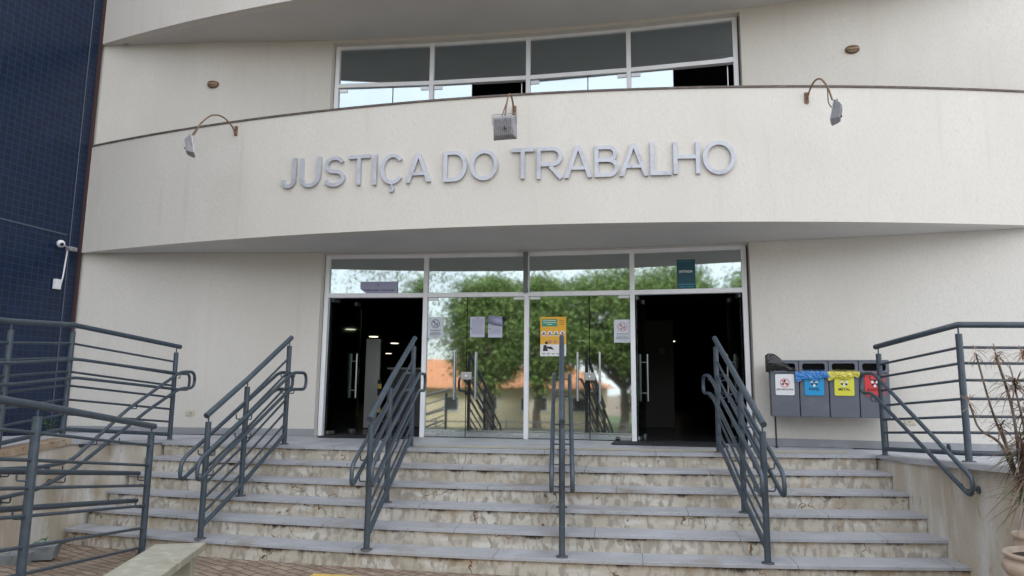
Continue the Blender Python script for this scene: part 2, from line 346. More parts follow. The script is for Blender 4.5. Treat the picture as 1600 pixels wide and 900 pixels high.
def text_geo(s, weight=0.0):
    k = (s, weight)
    if k not in _tc:
        cu = bpy.data.curves.new('t', 'FONT'); cu.body = s; cu.size = 1; cu.offset = weight; cu.resolution_u = 6
        ob = bpy.data.objects.new('t', cu); COL.objects.link(ob); bpy.context.view_layer.update()
        me = bpy.data.meshes.new_from_object(ob.evaluated_get(bpy.context.evaluated_depsgraph_get()))
        vs = [tuple(v.co[:2]) for v in me.vertices]; fs = [tuple(p.vertices) for p in me.polygons]
        bpy.data.objects.remove(ob); bpy.data.curves.remove(cu); bpy.data.meshes.remove(me)
        _tc[k] = (vs, fs)
    return _tc[k]
def text_on(mb, s, o, X, Z, N, w, h, t=.001, weight=0.0, hh=None):
    """text filling a w x h box whose lower left corner is o; extruded by t along N"""
    vs, fs = text_geo(s, weight); xs = [v[0] for v in vs]; ys = [v[1] for v in vs]
    x0, x1, y0, y1 = min(xs), max(xs), min(ys), max(ys)
    o, X, Z, N = Vector(o), Vector(X), Vector(Z), Vector(N)
    P = [o + X * ((v[0] - x0) / (x1 - x0) * w) + Z * ((v[1] - y0) / (y1 - y0) * h) for v in vs]
    from collections import Counter
    ed = Counter()
    for f in fs:
        for i in range(len(f)): a, b = f[i], f[(i + 1) % len(f)]; ed[(min(a, b), max(a, b))] += 1
    n = len(P); F = [tuple(i + n for i in f) for f in fs] + [tuple(reversed(f)) for f in fs]
    for (a, b), c in ed.items():
        if c == 1: F.append((a, b, b + n, a + n))
    return mb.add(P + [p + N * t for p in P], F)

# ================================================================== SETTING
def zr(x): return 0
def gh(x, y):
    rise = .13 * min(max(-3.7 - y, 0), 3.5); k = min(max((-1.6 - x) / 1.4, 0), 1); k = k * k * (3 - 2 * k)
    fall = -1.0 * min(max((-14 - y) / 14, 0), 1)
    return G + rise * k * min(max((x + 14) / 4, 0), 1) * min(max((y + 13) / 4, 0), 1) + fall
xs = [-400, -120, -60, -30, -14] + [-12 + .5 * i for i in range(49)] + [14, 30, 60, 120, 400]
ys = [-400, -120, -70, -50, -40, -34, -30, -26, -22, -18, -14] + [-13 + .5 * i for i in range(29)] + [2, 6, 20, 60, 400]
g = MB(); nx, ny = len(xs), len(ys)
g.add([(x, y, gh(x, y)) for y in ys for x in xs], [(j * nx + i, j * nx + i + 1, (j + 1) * nx + i + 1, (j + 1) * nx + i) for j in range(ny - 1) for i in range(nx - 1)], True)
tag(g.build('ground', 'paver'), kind='structure')
g = MB(); g.add([(-90, -70, -1.97), (90, -70, -1.97), (90, -29, -1.97), (-90, -29, -1.97)], [(0, 1, 2, 3)]); tag(g.build('lawn', 'grass'), kind='structure')
g = MB(); g.add([(-90, -27.5, -1.93), (90, -27.5, -1.93), (90, -20, -1.38), (-90, -20, -1.38)], [(0, 1, 2, 3)]); tag(g.build('road', 'asphalt'), kind='structure')

def nose(k, x): return -(2.0 + .315 * k) + (.06 - .008 * k) * x + (.016 + .0008 * k) * x * x
def xl(k): return -(4.40 + .03 * k)
def xr(k): return 4.27 + .040 * k
# landing (slab edge overhangs the riser) and side platforms
lm = MB(); T = .035
strip(lm, lambda x: nose(0, x), lambda x: wy(x) + .05, xl(0), xr(0), -T, 0)
strip(lm, lambda x: wy(x) - .16, lambda x: wy(x) + .05, -3.12, 3.14, -T, -.001)
tag(lm.build('landing_floor', joint_granite('landing_granite', 1.27, .3)), kind='structure')
def side_z(y): return max(0, -(y + 1.6)) * .055 if y > -3.3 else max(.0, .0935 - (-3.3 - y) * .07)
def side_zr(y): return max(0, -(y + 1.6)) * .055
pr = MB(); V = []; ysr = [-.6, -1.5, -2.4, -3.2, -4, -5, -7, -9]
for y in ysr:
    xi = 4.27 + (.085 * max(0, -1.5 - y)); z = side_zr(y)
    V += [(xi, y, z), (14, y, z), (14, y, z - .05), (xi, y, z - .05)]
pr.add(V, [(4 * i + a, 4 * i + b, 4 * i + 4 + b, 4 * i + 4 + a) for i in range(len(ysr) - 1) for a, b in ((0, 1), (2, 3), (3, 0))] + [(0, 1, 2, 3)])
tag(pr.build('right_platform_floor', 'deck'), kind='structure')
pl = MB(); V = []; LW = [(-4.40, -.6), (-4.40, -1.6), (-4.42, -2.0), (-4.50, -2.6), (-4.60, -3.25), (-4.5, -4.3), (-4.45, -5), (-4.4, -7.5)]
for x, y in LW:
    z = side_z(y); V += [(x - (.17 if y < -3 else 0), y, z), (-6.95, y, z), (-6.95, y, z - .05), (x - (.17 if y < -3 else 0), y, z - .05)]
pl.add(V, [(4 * i + a, 4 * i + b, 4 * i + 4 + b, 4 * i + 4 + a) for i in range(len(LW) - 1) for a, b in ((0, 1), (2, 3), (3, 0))] + [(0, 1, 2, 3)])
tag(pl.build('left_platform_floor', 'deck'), kind='structure')

# stairs
st = thing('entrance_stairs', 'wide curved flight of grey granite steps with stained cream risers', 'stairs', (0, -2.5, G))
jo = [.2, .7, .35, 1.0, .55, .1]
for k in range(0, 6):
    if k:
        t = MB(); strip(t, lambda x: nose(k, x), lambda x: nose(k - 1, x) + .06, xl(k), xr(k), -k * R_ - .032, -k * R_)
        t.build('tread', joint_granite('tread_granite', 1.36, jo[k]), st, bev=.003)
    r = MB(); strip(r, lambda x: nose(k, x) + .025, lambda x: nose(k, x) + .12, xl(k) + .02, xr(k) - .02, -(k + 1) * R_ + (0 if k < 5 else -.06), -k * R_ - .032)
    r.build('riser', 'riser', st)
for x, y in ((-3.1, -3.02), (-.55, -3.55), (3.6, -3.27)):
    pass
# side walls of the stairs
def wallface(pts, zt, name, label, thick, sgn, m='plaster_side', zb=G - .5):
    mb = MB(); V = []
    for x, y in pts:
        z = zt(y); V += [(x, y, zb), (x + sgn * thick, y, zb), (x + sgn * thick, y, z), (x, y, z)]
    n = len(pts); F = []
    for i in range(n - 1):
        a, b = 4 * i, 4 * i + 4
        for k in range(4): k2 = (k + 1) % 4; F.append((a + k, a + k2, b + k2, b + k))
    F += [(3, 2, 1, 0), tuple(4 * (n - 1) + k for k in range(4))]
    mb.add(V, F); return tag(mb.build(name, m), label, 'wall')
RW = [(4.27 + .118 * max(0, -1.5 - y), y) for y in (-1.3, -1.5, -2.4, -3.2, -4, -5, -7, -9)]
wr = thing('stair_side_wall', 'stained cream plaster wall at the right end of the stairs', 'wall', (4.4, -3, G))
o = wallface(RW, lambda y: side_zr(y) - .03, 'wall_body', None, .2, 1); del o['category']; o.parent = wr; o.matrix_parent_inverse = Matrix.Translation(-wr.location)
c = MB(); V = []
for x, y in RW:
    z = side_zr(y); V += [(x - .03, y, z - .03), (x + .25, y, z - .03), (x + .25, y, z + .004), (x - .03, y, z + .004)]
c.add(V, [(4 * i + a, 4 * i + b, 4 * i + 4 + b, 4 * i + 4 + a) for i in range(len(RW) - 1) for a, b in ((0, 1), (1, 2), (2, 3), (3, 0))] + [(0, 1, 2, 3)])
c.build('edge_slab', 'granite', wr)
wl = thing('stair_side_wall', 'stained cream plaster wall with brown capping at the left end of the stairs', 'wall', (-4.6, -3, G))
LW2 = [(-4.40, -1.2)] + LW[1:]
o = wallface(LW2, lambda y: side_z(y) - .03, 'wall_body', None, .17, -1); del o['category']; o.parent = wl; o.matrix_parent_inverse = Matrix.Translation(-wl.location)
for nm, P_, m_, h_, ex in (('edge_slab', [p for p in LW2 if p[1] > -3.3], 'granite', .004, .03), ('brown_cap', [p for p in LW2 if p[1] < -3.2], 'cap', .035, .03)):
    c = MB(); V = []
    for x, y in P_:
        z = side_z(y); V += [(x + ex, y, z - .03), (x - .2, y, z - .03), (x - .2, y, z + h_), (x + ex, y, z + h_)]
    c.add(V, [(4 * i + a, 4 * i + b, 4 * i + 4 + b, 4 * i + 4 + a) for i in range(len(P_) - 1) for a, b in ((0, 1), (1, 2), (2, 3), (3, 0))] + [(0, 1, 2, 3), tuple(4 * (len(P_) - 1) + k for k in (3, 2, 1, 0))])
    c.build(nm, m_, wl)
# tactile strips, painted band
t = MB(); strip(t, lambda x: nose(0, x) + .22, lambda x: nose(0, x) + .47, -1.35, 4.0, .004, .008); tag(t.build('tactile_strip', 'tactile'), 'worn yellowish tactile band set in the landing along the top step', 'tactile strip')
t = MB(); t.box((.2, -4.06, G + .006), (3.15, .42, .012), rot=.02); tag(t.build('tactile_strip', 'yellow'), 'bright yellow band on the brick paving at the foot of the stairs', 'tactile strip')

# ================================================================== BUILDING
BD = thing('courthouse_building', 'cream plastered building with curved balcony and glazed entrance', 'building', (0, 0, 0))
def part(mb, name, m, parent=BD, label=None, bev=0):
    o = mb.build(name, m, parent, bev=bev)
    if label: o['label'] = label
    return o
ZT = 2.7506
J = .15
X0, X1 = -3.13, 3.145
JJ = lambda x: J if x > -5 else J - (-5 - x) / 1.95 * .165
wf = lambda x: wy(x) - JJ(x)
wb = lambda x: wy(x) + .12
def wall_seg(x0, x1, z0, z1): m = MB(); strip(m, wf, wb, x0, x1, z0, z1); return m
part(wall_seg(-7.15, X0, 0, ZT), 'wall', 'plaster', label='lower wall left of the entrance')
part(wall_seg(X1, 12, 0, ZT), 'wall', 'plaster', label='lower wall right of the entrance')
m = MB(); strip(m, wf, wb, -7.15, X0, ZT + .002, 6.24); part(m, 'wall', 'plaster', label='upper wall left of the windows')
m = MB(); strip(m, wf, wb, X1, 12, ZT + .002, 6.24); part(m, 'wall', 'plaster', label='upper wall right of the windows')
m = MB(); strip(m, wf, wb, X0, X1, ZT + .2, 4.62); part(m, 'wall', 'plaster', label='wall under the upper windows')
for zz, hh in ((0, .10),):
    for a, b in ((-6.95, X0), (X1, 12)):
        m = MB(); strip(m, lambda x: wf(x) - .018, lambda x: wf(x) - .001, a, b, .002, .10); part(m, 'skirting', joint_granite('skirting_granite', .9, .2) if False else 'skirt')
# balcony
m = MB(); strip(m, pf, lambda x: pf(x) + .14, -6.98, 8.0, 2.752, 4.47, n=80); bal = part(m, 'balcony_parapet', 'plaster')
m = MB(); strip(m, lambda x: pf(x) - .014, lambda x: pf(x) + .17, -6.99, 8.0, 4.472, 4.497, n=80); m.build('coping', 'coping', bal)
m = MB(); strip(m, lambda x: py(x) + .14, lambda x: max(wy(x) + .05, py(x) + .2), -6.5, 6.5, 2.756, 2.95, n=70); part(m, 'balcony_slab', 'soffit')
m = MB(); strip(m, pf, lambda x: pf(x) + .14, -6.98, 8.0, 6.222, 13.4, n=80); part(m, 'upper_parapet', 'plaster')  # height above the lower edge is unseen, added to shade the forecourt
m = MB(); strip(m, lambda x: py(x) + .14, lambda x: max(wy(x) + .05, py(x) + .2), -6.5, 6.5, 6.226, 6.5, n=70); part(m, 'upper_slab', 'soffit')
m = MB(); strip(m, wf, wb, -7.15, 12, 6.242, 13.4); part(m, 'wall', 'plaster', label='unseen upper wall raised to shade the forecourt')  # added out of view so the building casts shade over the stairs
m = MB(); m.box((2.6, 14.6, 13.5), (19.4, 31.5, .25)); part(m, 'shade_roof_slab', 'soffit')  # unseen roof added to keep the sun off the front
m = MB(); strip(m, lambda x: pf(x) - .05, lambda x: wy(x) + .1, -6.98, 8.0, 13.401, 13.6, n=60); part(m, 'shade_roof_slab', 'soffit')  # unseen front edge of the added roof, also blocks the sun
# small trim between soffit and window head
m = MB(); strip(m, lambda x: wy(x) - .16, lambda x: wy(x) + .1, X0, X1, 6.17, 6.225); part(m, 'window_head', 'plaster')
m = MB(); strip(m, lambda x: wy(x) - .10, lambda x: wy(x) + .1, X0, X1, 2.735, 2.752); part(m, 'door_head', 'soffit')
# interior rooms
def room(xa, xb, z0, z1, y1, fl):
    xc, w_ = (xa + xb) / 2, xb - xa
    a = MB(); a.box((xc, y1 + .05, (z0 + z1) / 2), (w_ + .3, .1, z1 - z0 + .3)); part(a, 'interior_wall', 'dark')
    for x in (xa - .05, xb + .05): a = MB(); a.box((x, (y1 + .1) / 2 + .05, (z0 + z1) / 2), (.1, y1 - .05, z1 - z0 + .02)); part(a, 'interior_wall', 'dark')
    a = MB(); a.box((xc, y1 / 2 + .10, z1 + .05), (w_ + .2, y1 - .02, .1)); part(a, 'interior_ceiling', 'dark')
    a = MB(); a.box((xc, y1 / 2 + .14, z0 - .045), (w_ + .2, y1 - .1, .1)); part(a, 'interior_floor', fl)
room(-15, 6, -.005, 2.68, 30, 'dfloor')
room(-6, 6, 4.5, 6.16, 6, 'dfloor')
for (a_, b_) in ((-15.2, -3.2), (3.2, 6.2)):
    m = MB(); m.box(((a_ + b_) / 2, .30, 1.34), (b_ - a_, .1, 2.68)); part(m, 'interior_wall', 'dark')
for x, y in ((-7.72, 11.96), (-8.12, 15.16), (-8.57, 18.89), (-11.22, 23.05), (-11.79, 27.23), (-9.1, 23.06), (3.1, 18), (2.6, 24), (-.4, 17.5)):
    d = MB(); d.lathe((x, y, 2.66), [(.001, 0), (.15, 0), (.165, -.005), (.165, .015)], 16); part(d, 'downlight', 'lamp_e')
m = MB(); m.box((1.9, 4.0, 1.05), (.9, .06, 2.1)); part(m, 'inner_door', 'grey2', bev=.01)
m = MB(); m.box((2.12, 3.95, 1.5), (.12, .02, .12)); part(m, 'wall_plate', 'grey')
b = MB(); b.box((-2.35, 2.6, .53), (1.1, .5, 1.06 - .02)); part(b, 'reception_counter', 'grey', bev=.01)
b = MB(); b.box((-2.35, 2.6, 1.075), (1.2, .6, .03)); part(b, 'counter_top', 'white')
b = MB(); b.box((-3.02, 1.75, .8), (.26, .06, 1.56)); part(b, 'display_panel', 'white')
b = MB(); b.tube([(-2.72, 1.3, 0), (-2.72, 1.3, .85)], .035); part(b, 'barrier_post', 'black')
for k in range(4): b = MB(); b.tube([(-2.72, 1.3, .1 + .2 * k), (-2.72, 1.3, .18 + .2 * k)], .037); part(b, 'yellow_band', 'yellow')

# frames of the entrance: five mullions on the arc; panes are straight between them
MX = [-3.0866, -1.5433, 0, 1.5433, 3.0866]
def mull(x, z0, z1, w=.066, d=.1, name='frame_post', parent=BD):
    m = MB(); m.box((x, wy(x), (z0 + z1) / 2), (w, d, z1 - z0), rot=wang(x)); return part(m, name, 'alu', parent, bev=.004)
def rail_h(i, z, h, d=.09, xa=None, xb=None, name='frame_rail', ins=.034, parent=BD, m_='alu'):
    a = Vector((MX[i], wy(MX[i]), 0)); b_ = Vector((MX[i + 1], wy(MX[i + 1]), 0)); dr = (b_ - a); Ln = dr.length; c = (a + b_) / 2
    m = MB(); m.box((c.x, c.y, z), (Ln - 2 * ins, d, h), rot=math.atan2(dr.y, dr.x)); return part(m, name, m_, parent, bev=.003)
for i, x in enumerate(MX):
    mull(x, 0, 2.733); mull(x, 4.62, 6.168)
for s, x in ((-1, -3.118), (1, 3.131)): pass
def bay(i, s0, s1):
    a = Vector((MX[i], wy(MX[i]), 0)); b_ = Vector((MX[i + 1], wy(MX[i + 1]), 0)); d = b_ - a; u = d.normalized(); L_ = d.length
    A = a + u * (.03 + (L_ - .06) * s0); B = a + u * (.03 + (L_ - .06) * s1); return A, B, u, Vector((u.y, -u.x, 0))
def pane(i, s0, s1, z0, z1, name, m_, parent=BD, off=0, t=.008, label=None):
    A, B, u, n = bay(i, s0, s1); c = (A + B) / 2 + n * off
    m = MB(); m.box((c.x, c.y, (z0 + z1) / 2), ((B - A).length, t, z1 - z0), rot=math.atan2(u.y, u.x)); return part(m, name, m_, parent, label=label)
for i in range(4):
    rail_h(i, 2.708, .052); rail_h(i, 2.105, .066); rail_h(i, 6.145, .046); rail_h(i, 5.50, .066)
    rail_h(i, 4.64, .04)
    pane(i, 0, 1, 2.13, 2.692, 'fanlight_pane', 'glass')
    pane(i, 0, 1, 5.528, 6.128, 'window_pane', 'glass_up')
def fit(parent, p, u, n, z, w=.16, h=.05):
    m = MB(); m.box((p.x, p.y, z), (w, .03, h), rot=math.atan2(u.y, u.x)); m.build('patch_fitting', 'clip', parent, bev=.003)
def handle(parent, p, u, n, z0=.55, z1=1.25):
    for s in (1, -1):
        q = p + n * (.055 * s); m = MB(); m.tube([(q.x, q.y, z0), (q.x, q.y, z1)], .014, 12)
        for z in (z0 + .12, z1 - .12): m.tube([(p.x, p.y, z), (q.x, q.y, z)], .009, 8)
        m.build('handle', 'clip', parent)
# closed doors in the two middle bays
for i in (1, 2):
    for k, (s0, s1) in enumerate(((0, .412), (.418, 1)) if i == 1 else ((0, .598), (.604, 1))):
        A, B, u, n = bay(i, s0, s1)
        dr = pane(i, s0 + .001, s1 - .001, .012, 2.075, 'door', 'glass')
        W_ = (B - A).length
        hp = (B - u * .17) if k == 0 else (A + u * .14)
        handle(dr, hp, u, n)
        for z in (.035, 2.05):
            fit(dr, (A + u * .09) if k == 0 else (B - u * .09), u, n, z)
    A, B, u, n = bay(i, 0, 1); sx = .415 if i == 1 else .601
    P = A + (B - A) * sx; m = MB(); m.box((P.x, P.y, .9), (.16, .035, .11), rot=math.atan2(u.y, u.x)); m.build('lock', 'clip', dr, bev=.004)
    m = MB(); m.tube([(P.x, P.y - .03, .9), (P.x, P.y + .03, .9)], .016, 12); m.build('lock_cylinder', 'alu', dr)
# open doors in the outer bays (leaves swung inwards)
def swung(hinge, ang, w, hnd=True):
    u = Vector((math.cos(ang), math.sin(ang), 0)); n = Vector((u.y, -u.x, 0)); h = Vector(hinge); c = h + u * (w / 2)
    m = MB(); m.box((c.x, c.y, 1.045), (w, .01, 2.06), rot=ang); d = part(m, 'door', 'glass_open', label='glass door leaf swung open inwards')
    handle(d, h + u * (w - .14), u, n)
    for z in (.035, 2.05): fit(d, h + u * .1, u, n, z); fit(d, h + u * (w - .1), u, n, z, .1, .06)
swung((-3.04, wy(3.04) + .06, 0), math.radians(72), .72)
swung((-1.60, wy(1.6) + .06, 0), math.radians(92), .72)
swung((1.60, wy(1.6) + .06, 0), math.radians(80), .72)
swung((3.03, wy(3.03) + .06, 0), math.radians(97), .72)
# closer box on the centre post
m = MB(); m.box((-.01, -.085, 2.43), (.06, .07, .60)); m.box((-.01, -.075, 2.16), (.075, .085, .06)); m.box((-.01, -.075, 2.70), (.07, .085, .05)); part(m, 'track_box', 'alug2')
# lower row of the upper windows: panes, fittings, two of them slid open
def upin(i, s0, s1, lab=None, off=0):
    o = pane(i, s0, s1, 4.665, 5.465, 'window_pane', 'glass_up', label=lab, off=off)
    A, B, u, n = bay(i, s0, s1)
    return o, A, B, u, n
for i, segs in enumerate((((0, .595), (.60, 1)), ((0, .42),), ((0, .60), (.605, 1)), ((0, .42),))):
    for k, (s0, s1) in enumerate(segs):
        o, A, B, u, n = upin(i, s0, s1, 'sliding pane left half closed' if len(segs) == 1 else None, 0 if k == 0 else .0)
        p = (A + u * .075) if k == 0 else (B - u * .075)
        m = MB(); m.box((p.x, p.y, 5.425), (.14, .03, .06), rot=math.atan2(u.y, u.x)); m.build('patch_fitting', 'clip', o, bev=.003)
        e = B if k == 0 else A
        m = MB(); m.box((e.x, e.y, 5.065), (.008, .014, .8), rot=math.atan2(u.y, u.x)); m.build('pane_edge', 'cable', o)
    if len(segs) == 1:
        A, B, u, n = bay(i, 0, 1); p = B - u * .08; m = MB(); m.box((p.x, p.y + .05, 5.05), (.012, .012, .82)); part(m, 'window_stay', 'clip')

# ------------------------------------------------------------------ lettering
LET = [('J', -3.205, -2.984, 3.407, 3.828), ('U', -2.923, -2.603, 3.395, 3.814), ('S', -2.55, -2.237, 3.377, 3.803), ('T', -2.189, -1.881, 3.38, 3.793), ('I', -1.826, -1.783, 3.365, 3.786),
       ('C', -1.725, -1.388, 3.359, 3.776), ('A', -1.365, -1.024, 3.364, 3.753), ('D', -.851, -.539, 3.349, 3.758), ('O', -.497, -.132, 3.344, 3.754), ('T', .043, .333, 3.346, 3.748), ('R', .367, .708, 3.333, 3.749),
       ('A', .716, 1.063, 3.333, 3.753), ('B', 1.092, 1.39, 3.334, 3.742), ('A', 1.397, 1.754, 3.337, 3.757), ('L', 1.777, 2.034, 3.342, 3.767), ('H', 2.058, 2.38, 3.353, 3.761), ('O', 2.414, 2.808, 3.34, 3.771)]
SG = thing('wall_lettering', 'raised steel letters reading JUSTIÇA DO TRABALHO on the curved balcony', 'sign', (0, -1.72, 3.35))
NAMES = ['J', 'U', 'S', 'T', 'I', 'Ç', 'A', 'D', 'O', 'T', 'R', 'A', 'B', 'A', 'L', 'H', 'O']
def arc_pts(cx, cy, rx, ry, a0, a1, n=14): return [(cx + rx * math.cos(math.radians(a0 + (a1 - a0) * k / n)), cy + ry * math.sin(math.radians(a0 + (a1 - a0) * k / n))) for k in range(n + 1)]
def ribbon(mb, path, s, closed, o, X, Z, N, t):
    n = len(path); Lf, Rt = [], []
    P = [Vector((p[0], p[1])) for p in path]
    for i in range(n):
        a = P[i - 1] if (i or closed) else None; b = P[(i + 1) % n] if (i < n - 1 or closed) else None
        d1 = (P[i] - a).normalized() if a is not None else None; d2 = (b - P[i]).normalized() if b is not None else None
        d1 = d1 or d2; d2 = d2 or d1; n1 = Vector((-d1.y, d1.x)); n2 = Vector((-d2.y, d2.x)); m_ = (n1 + n2).normalized(); k = s / 2 / max(.35, m_.dot(n1))
        Lf.append(P[i] + m_ * k); Rt.append(P[i] - m_ * k)
    W3 = lambda p, d: o + X * p.x + Z * p.y + N * d
    V = []
    for l_, r_ in zip(Lf, Rt): V += [W3(l_, 0), W3(r_, 0), W3(r_, t), W3(l_, t)]
    F = []; m_ = n if closed else n - 1
    for i in range(m_):
        a, b = 4 * i, 4 * ((i + 1) % n)
        for k in range(4): k2 = (k + 1) % 4; F.append((a + k, a + k2, b + k2, b + k))
    if not closed: F += [(3, 2, 1, 0), tuple(4 * (n - 1) + k for k in range(4))]
    mb.add(V, F)
def glyph(mb, ch, w, h, o, X, Z, N, t):
    s = .050; e = s / 2; rb = lambda p, c=False, d=0, sw=s: ribbon(mb, p, sw, c, o, X, Z, N, t + d)
    if ch == 'I': rb([(w / 2, 0), (w / 2, h)])
    elif ch == 'T': rb([(0, h - e), (w, h - e)]); rb([(w / 2, 0), (w / 2, h - s)])
    elif ch == 'L': rb([(e, h), (e, e), (w, e)])
    elif ch == 'H': rb([(e, 0), (e, h)]); rb([(w - e, 0), (w - e, h)]); rb([(s, h * .53), (w - s, h * .53)], sw=s * .9)
    elif ch == 'O': rb(arc_pts(w / 2, h / 2, w / 2 - e, h / 2 - e, 0, 360, 40)[:-1], True)
    elif ch == 'C': rb(arc_pts(w / 2, h / 2, w / 2 - e, h / 2 - e, 38, 322, 34))
    elif ch == 'U': r = w / 2 - e; rb([(e, h)] + arc_pts(w / 2, r * 1.05 + e, r, r * 1.05, 180, 360, 18) + [(w - e, h)])
    elif ch == 'J': r = w / 2 - e; rb(arc_pts(w / 2, r * 1.05 + e, r, r * 1.05, 175, 360, 18) + [(w - e, h)])
    elif ch == 'A': mb.prism([(0, 0), (s * 1.08, 0), (w / 2, h - s * 1.25), (w - s * 1.08, 0), (w, 0), (w / 2 + s * .56, h), (w / 2 - s * .56, h)], o, X, Z, N, t); rb([(w * .235, h * .30), (w * .765, h * .30)], d=-.002, sw=s * .85)
    elif ch == 'D': r = h / 2 - e; rx = w * .52 - e; rb([(e, e)] + arc_pts(w - e - rx, h / 2, rx, r, -90, 90, 20) + [(e, h - e)], True)
    elif ch in 'RB':
        y2 = h * .45 if ch == 'R' else h * .53; rb([(e, 0), (e, h)]); r = (h - e - y2) / 2; rx = r * .98; ww = w if ch == 'R' else w * .95
        rb([(s, y2)] + arc_pts(ww - e - rx - (w * .04 if ch == 'R' else 0), y2 + r, rx, r, -90, 90, 14) + [(s, h - e)])
        if ch == 'R': rb([(w * .50, y2 - e), (w - e * 1.2, 0)], d=-.002)
        else: r2 = (y2 - e) / 2; rb([(s, e)] + arc_pts(w - e - r2, e + r2, r2, r2, -90, 90, 14) + [(s, y2)], d=-.002)
    elif ch == 'S':
        r1 = (h * .50 - e) / 2 + .001; c1 = h - e - r1; r2 = (c1 - r1 - e) / 2; c2 = e + r2
        rb(arc_pts(w * .49, c1, w * .46 - e, r1, 18, 270, 24) + arc_pts(w * .5, c2, w / 2 - e, r2, 90, -165, 24)[1:])
for (ch, a, b, z0, z1), nm in zip(LET, NAMES):
    xm = (a + b) / 2; an = pang(xm); X = Vector((math.cos(an), math.sin(an), 0)); N = Vector((math.sin(an), -math.cos(an), 0))
    w = (b - a) / math.cos(an); C = Vector((xm, py(xm), 0)) + N * .006
    m = MB(); O_ = C - X * (w / 2) + Vector((0, 0, z0)); glyph(m, ch, w, z1 - z0, O_, X, Zv0, N, .034)
    if nm == 'Ç':
        ribbon(m, [(.0, .001), (-.004, -.03)] , .02, False, C + Vector((0, 0, z0)), X, Zv0, N, .032)
        ribbon(m, arc_pts(-.015, -.062, .04, .030, 75, -120, 10), .024, False, C + Vector((0, 0, z0)), X, Zv0, N, .034)
    q = m.build('letter', 'letter', SG); q['label'] = 'letter ' + nm

# ------------------------------------------------------------------ tower on the left
TW = thing('tiled_tower', 'tower clad in small navy blue glazed tiles beside the cream facade', 'tower', (-7, -2, G))
m = MB(); m.add([(-6.946, -.70, G), (-7.40, -5.2, G), (-7.9, -10, G), (-12, -10, G), (-12, -.5, G), (-6.946, -.70, 13.6), (-7.40, -5.2, 13.6), (-7.9, -10, 13.6), (-12, -10, 13.6), (-12, -.5, 13.6)],
                [(0, 1, 6, 5), (1, 2, 7, 6), (2, 3, 8, 7), (3, 4, 9, 8), (4, 0, 5, 9), (5, 6, 7, 8, 9)]); m.build('tiled_wall', 'tile', TW)  # unseen top raised together with the facade for more shade
def twx(y): return -6.96 - (-.84 - y) * .101
for nm, y, w in (('joint_strip', -.94, .012),):
    m = MB(); m.box((twx(y) + .004, y, 4), (.008, w, 9.9)); m.build(nm, 'tjoint', TW)
m = MB(); m.tube([(twx(-1) + .002, -1.0, 2.98), (twx(-5.1) + .002, -5.1, 2.98)], .009, 6); m.build('joint_strip', 'tjoint', TW)
m = MB(); m.box((-6.94, -.755, 4.3), (.045, .05, 9.2)); m.build('corner_strip', 'dtrim', TW)  # dark strip over the narrow gap between tower and facade

def at_tower(y, z, off): return Vector((twx(y) + off, y, z))
cm = thing('security_camera', 'white dome camera on a bracket high on the blue tiled wall', 'camera', at_tower(-1.15, 2.85, .0))
p = at_tower(-.96, 2.77, .05)
m = MB(); m.box(p + Vector((.0, .02, 0)), (.10, .12, .06)); m.build('bracket', 'alug', cm, bev=.006)
m = MB(); q = at_tower(-1.20, 2.80, .12); V = []
m.lathe((q.x, q.y, q.z), [(.001, -.055), (.032, -.05), (.052, -.024), (.057, .0), (.052, .024), (.032, .05), (.001, .055)], 18); m.build('dome', 'camw', cm)
m = MB(); q2 = q + Vector((.042, -.024, -.016)); m.lathe((q2.x, q2.y, q2.z), [(.001, -.028), (.02, -.02), (.028, 0), (.02, .02), (.001, .028)], 12); m.build('lens', 'black', cm)
m = MB(); m.tube([p, q], .014, 8); m.build('arm', 'alug', cm)
jb = thing('junction_box', 'small white junction box with conduit on the blue tiled wall', 'junction box', at_tower(-1.32, 2.3, 0))
m = MB(); m.box(at_tower(-1.12, 2.20, .045), (.06, .10, .15)); m.build('box_body', 'camw', jb, bev=.006)
m = MB(); m.tube([at_tower(-.98, 2.75, .02), at_tower(-1.01, 2.34, .02), at_tower(-1.05, 2.14, .02)], .011, 8); m.build('conduit', 'camw', jb)

# ------------------------------------------------------------------ railings
def base_plate(mb, x, y, z): mb.lathe((x, y, z), [(.001, .010), (.055, .010), (.058, .002), (.058, 0)], 16)
def guard(name, label, posts, bars, top, bottom=None, ext0=0, ext1=0, group=None, pr_=.03):
    """posts: (x, y, z, h); bars: heights above the post foot; top: height of the top rail"""
    o = thing(name, label, 'railing', (posts[0][0], posts[0][1], posts[0][2]), group)
    def line(f):
        pts = [Vector((p[0], p[1], p[2] + (f(p) if callable(f) else f))) for p in posts]
        return pts
    for p in posts:
        m = MB(); m.tube([(p[0], p[1], p[2]), (p[0], p[1], p[2] + p[3])], pr_, 14); pp = m.build('post', 'rail', o)
        m = MB(); m.tube([(p[0], p[1], p[2] + p[3] - .01), (p[0], p[1], p[2] + p[3] + top)], .008, 8); m.build('pin', 'rail', pp)
        m = MB(); base_plate(m, p[0], p[1], p[2]); m.build('base_plate', 'plate', pp)
    tp = line(lambda p: p[3] + top)
    d0 = (tp[0] - tp[1]).normalized(); d1 = (tp[-1] - tp[-2]).normalized()
    tp[0] = tp[0] + d0 * ext0; tp[-1] = tp[-1] + d1 * ext1
    m = MB(); m.tube(tp, .03, 14); m.build('top_rail', 'rail', o)
    for b in bars:
        pts = line(lambda p: b * p[3] / 1.2)
        m = MB(); m.tube(pts, .0135, 8); m.build('bar', 'rail', o)
    if bottom:
        m = MB(); m.tube(line(lambda p: bottom * p[3] / 1.2), .024, 10); m.build('bottom_rail', 'rail', o)
    return o
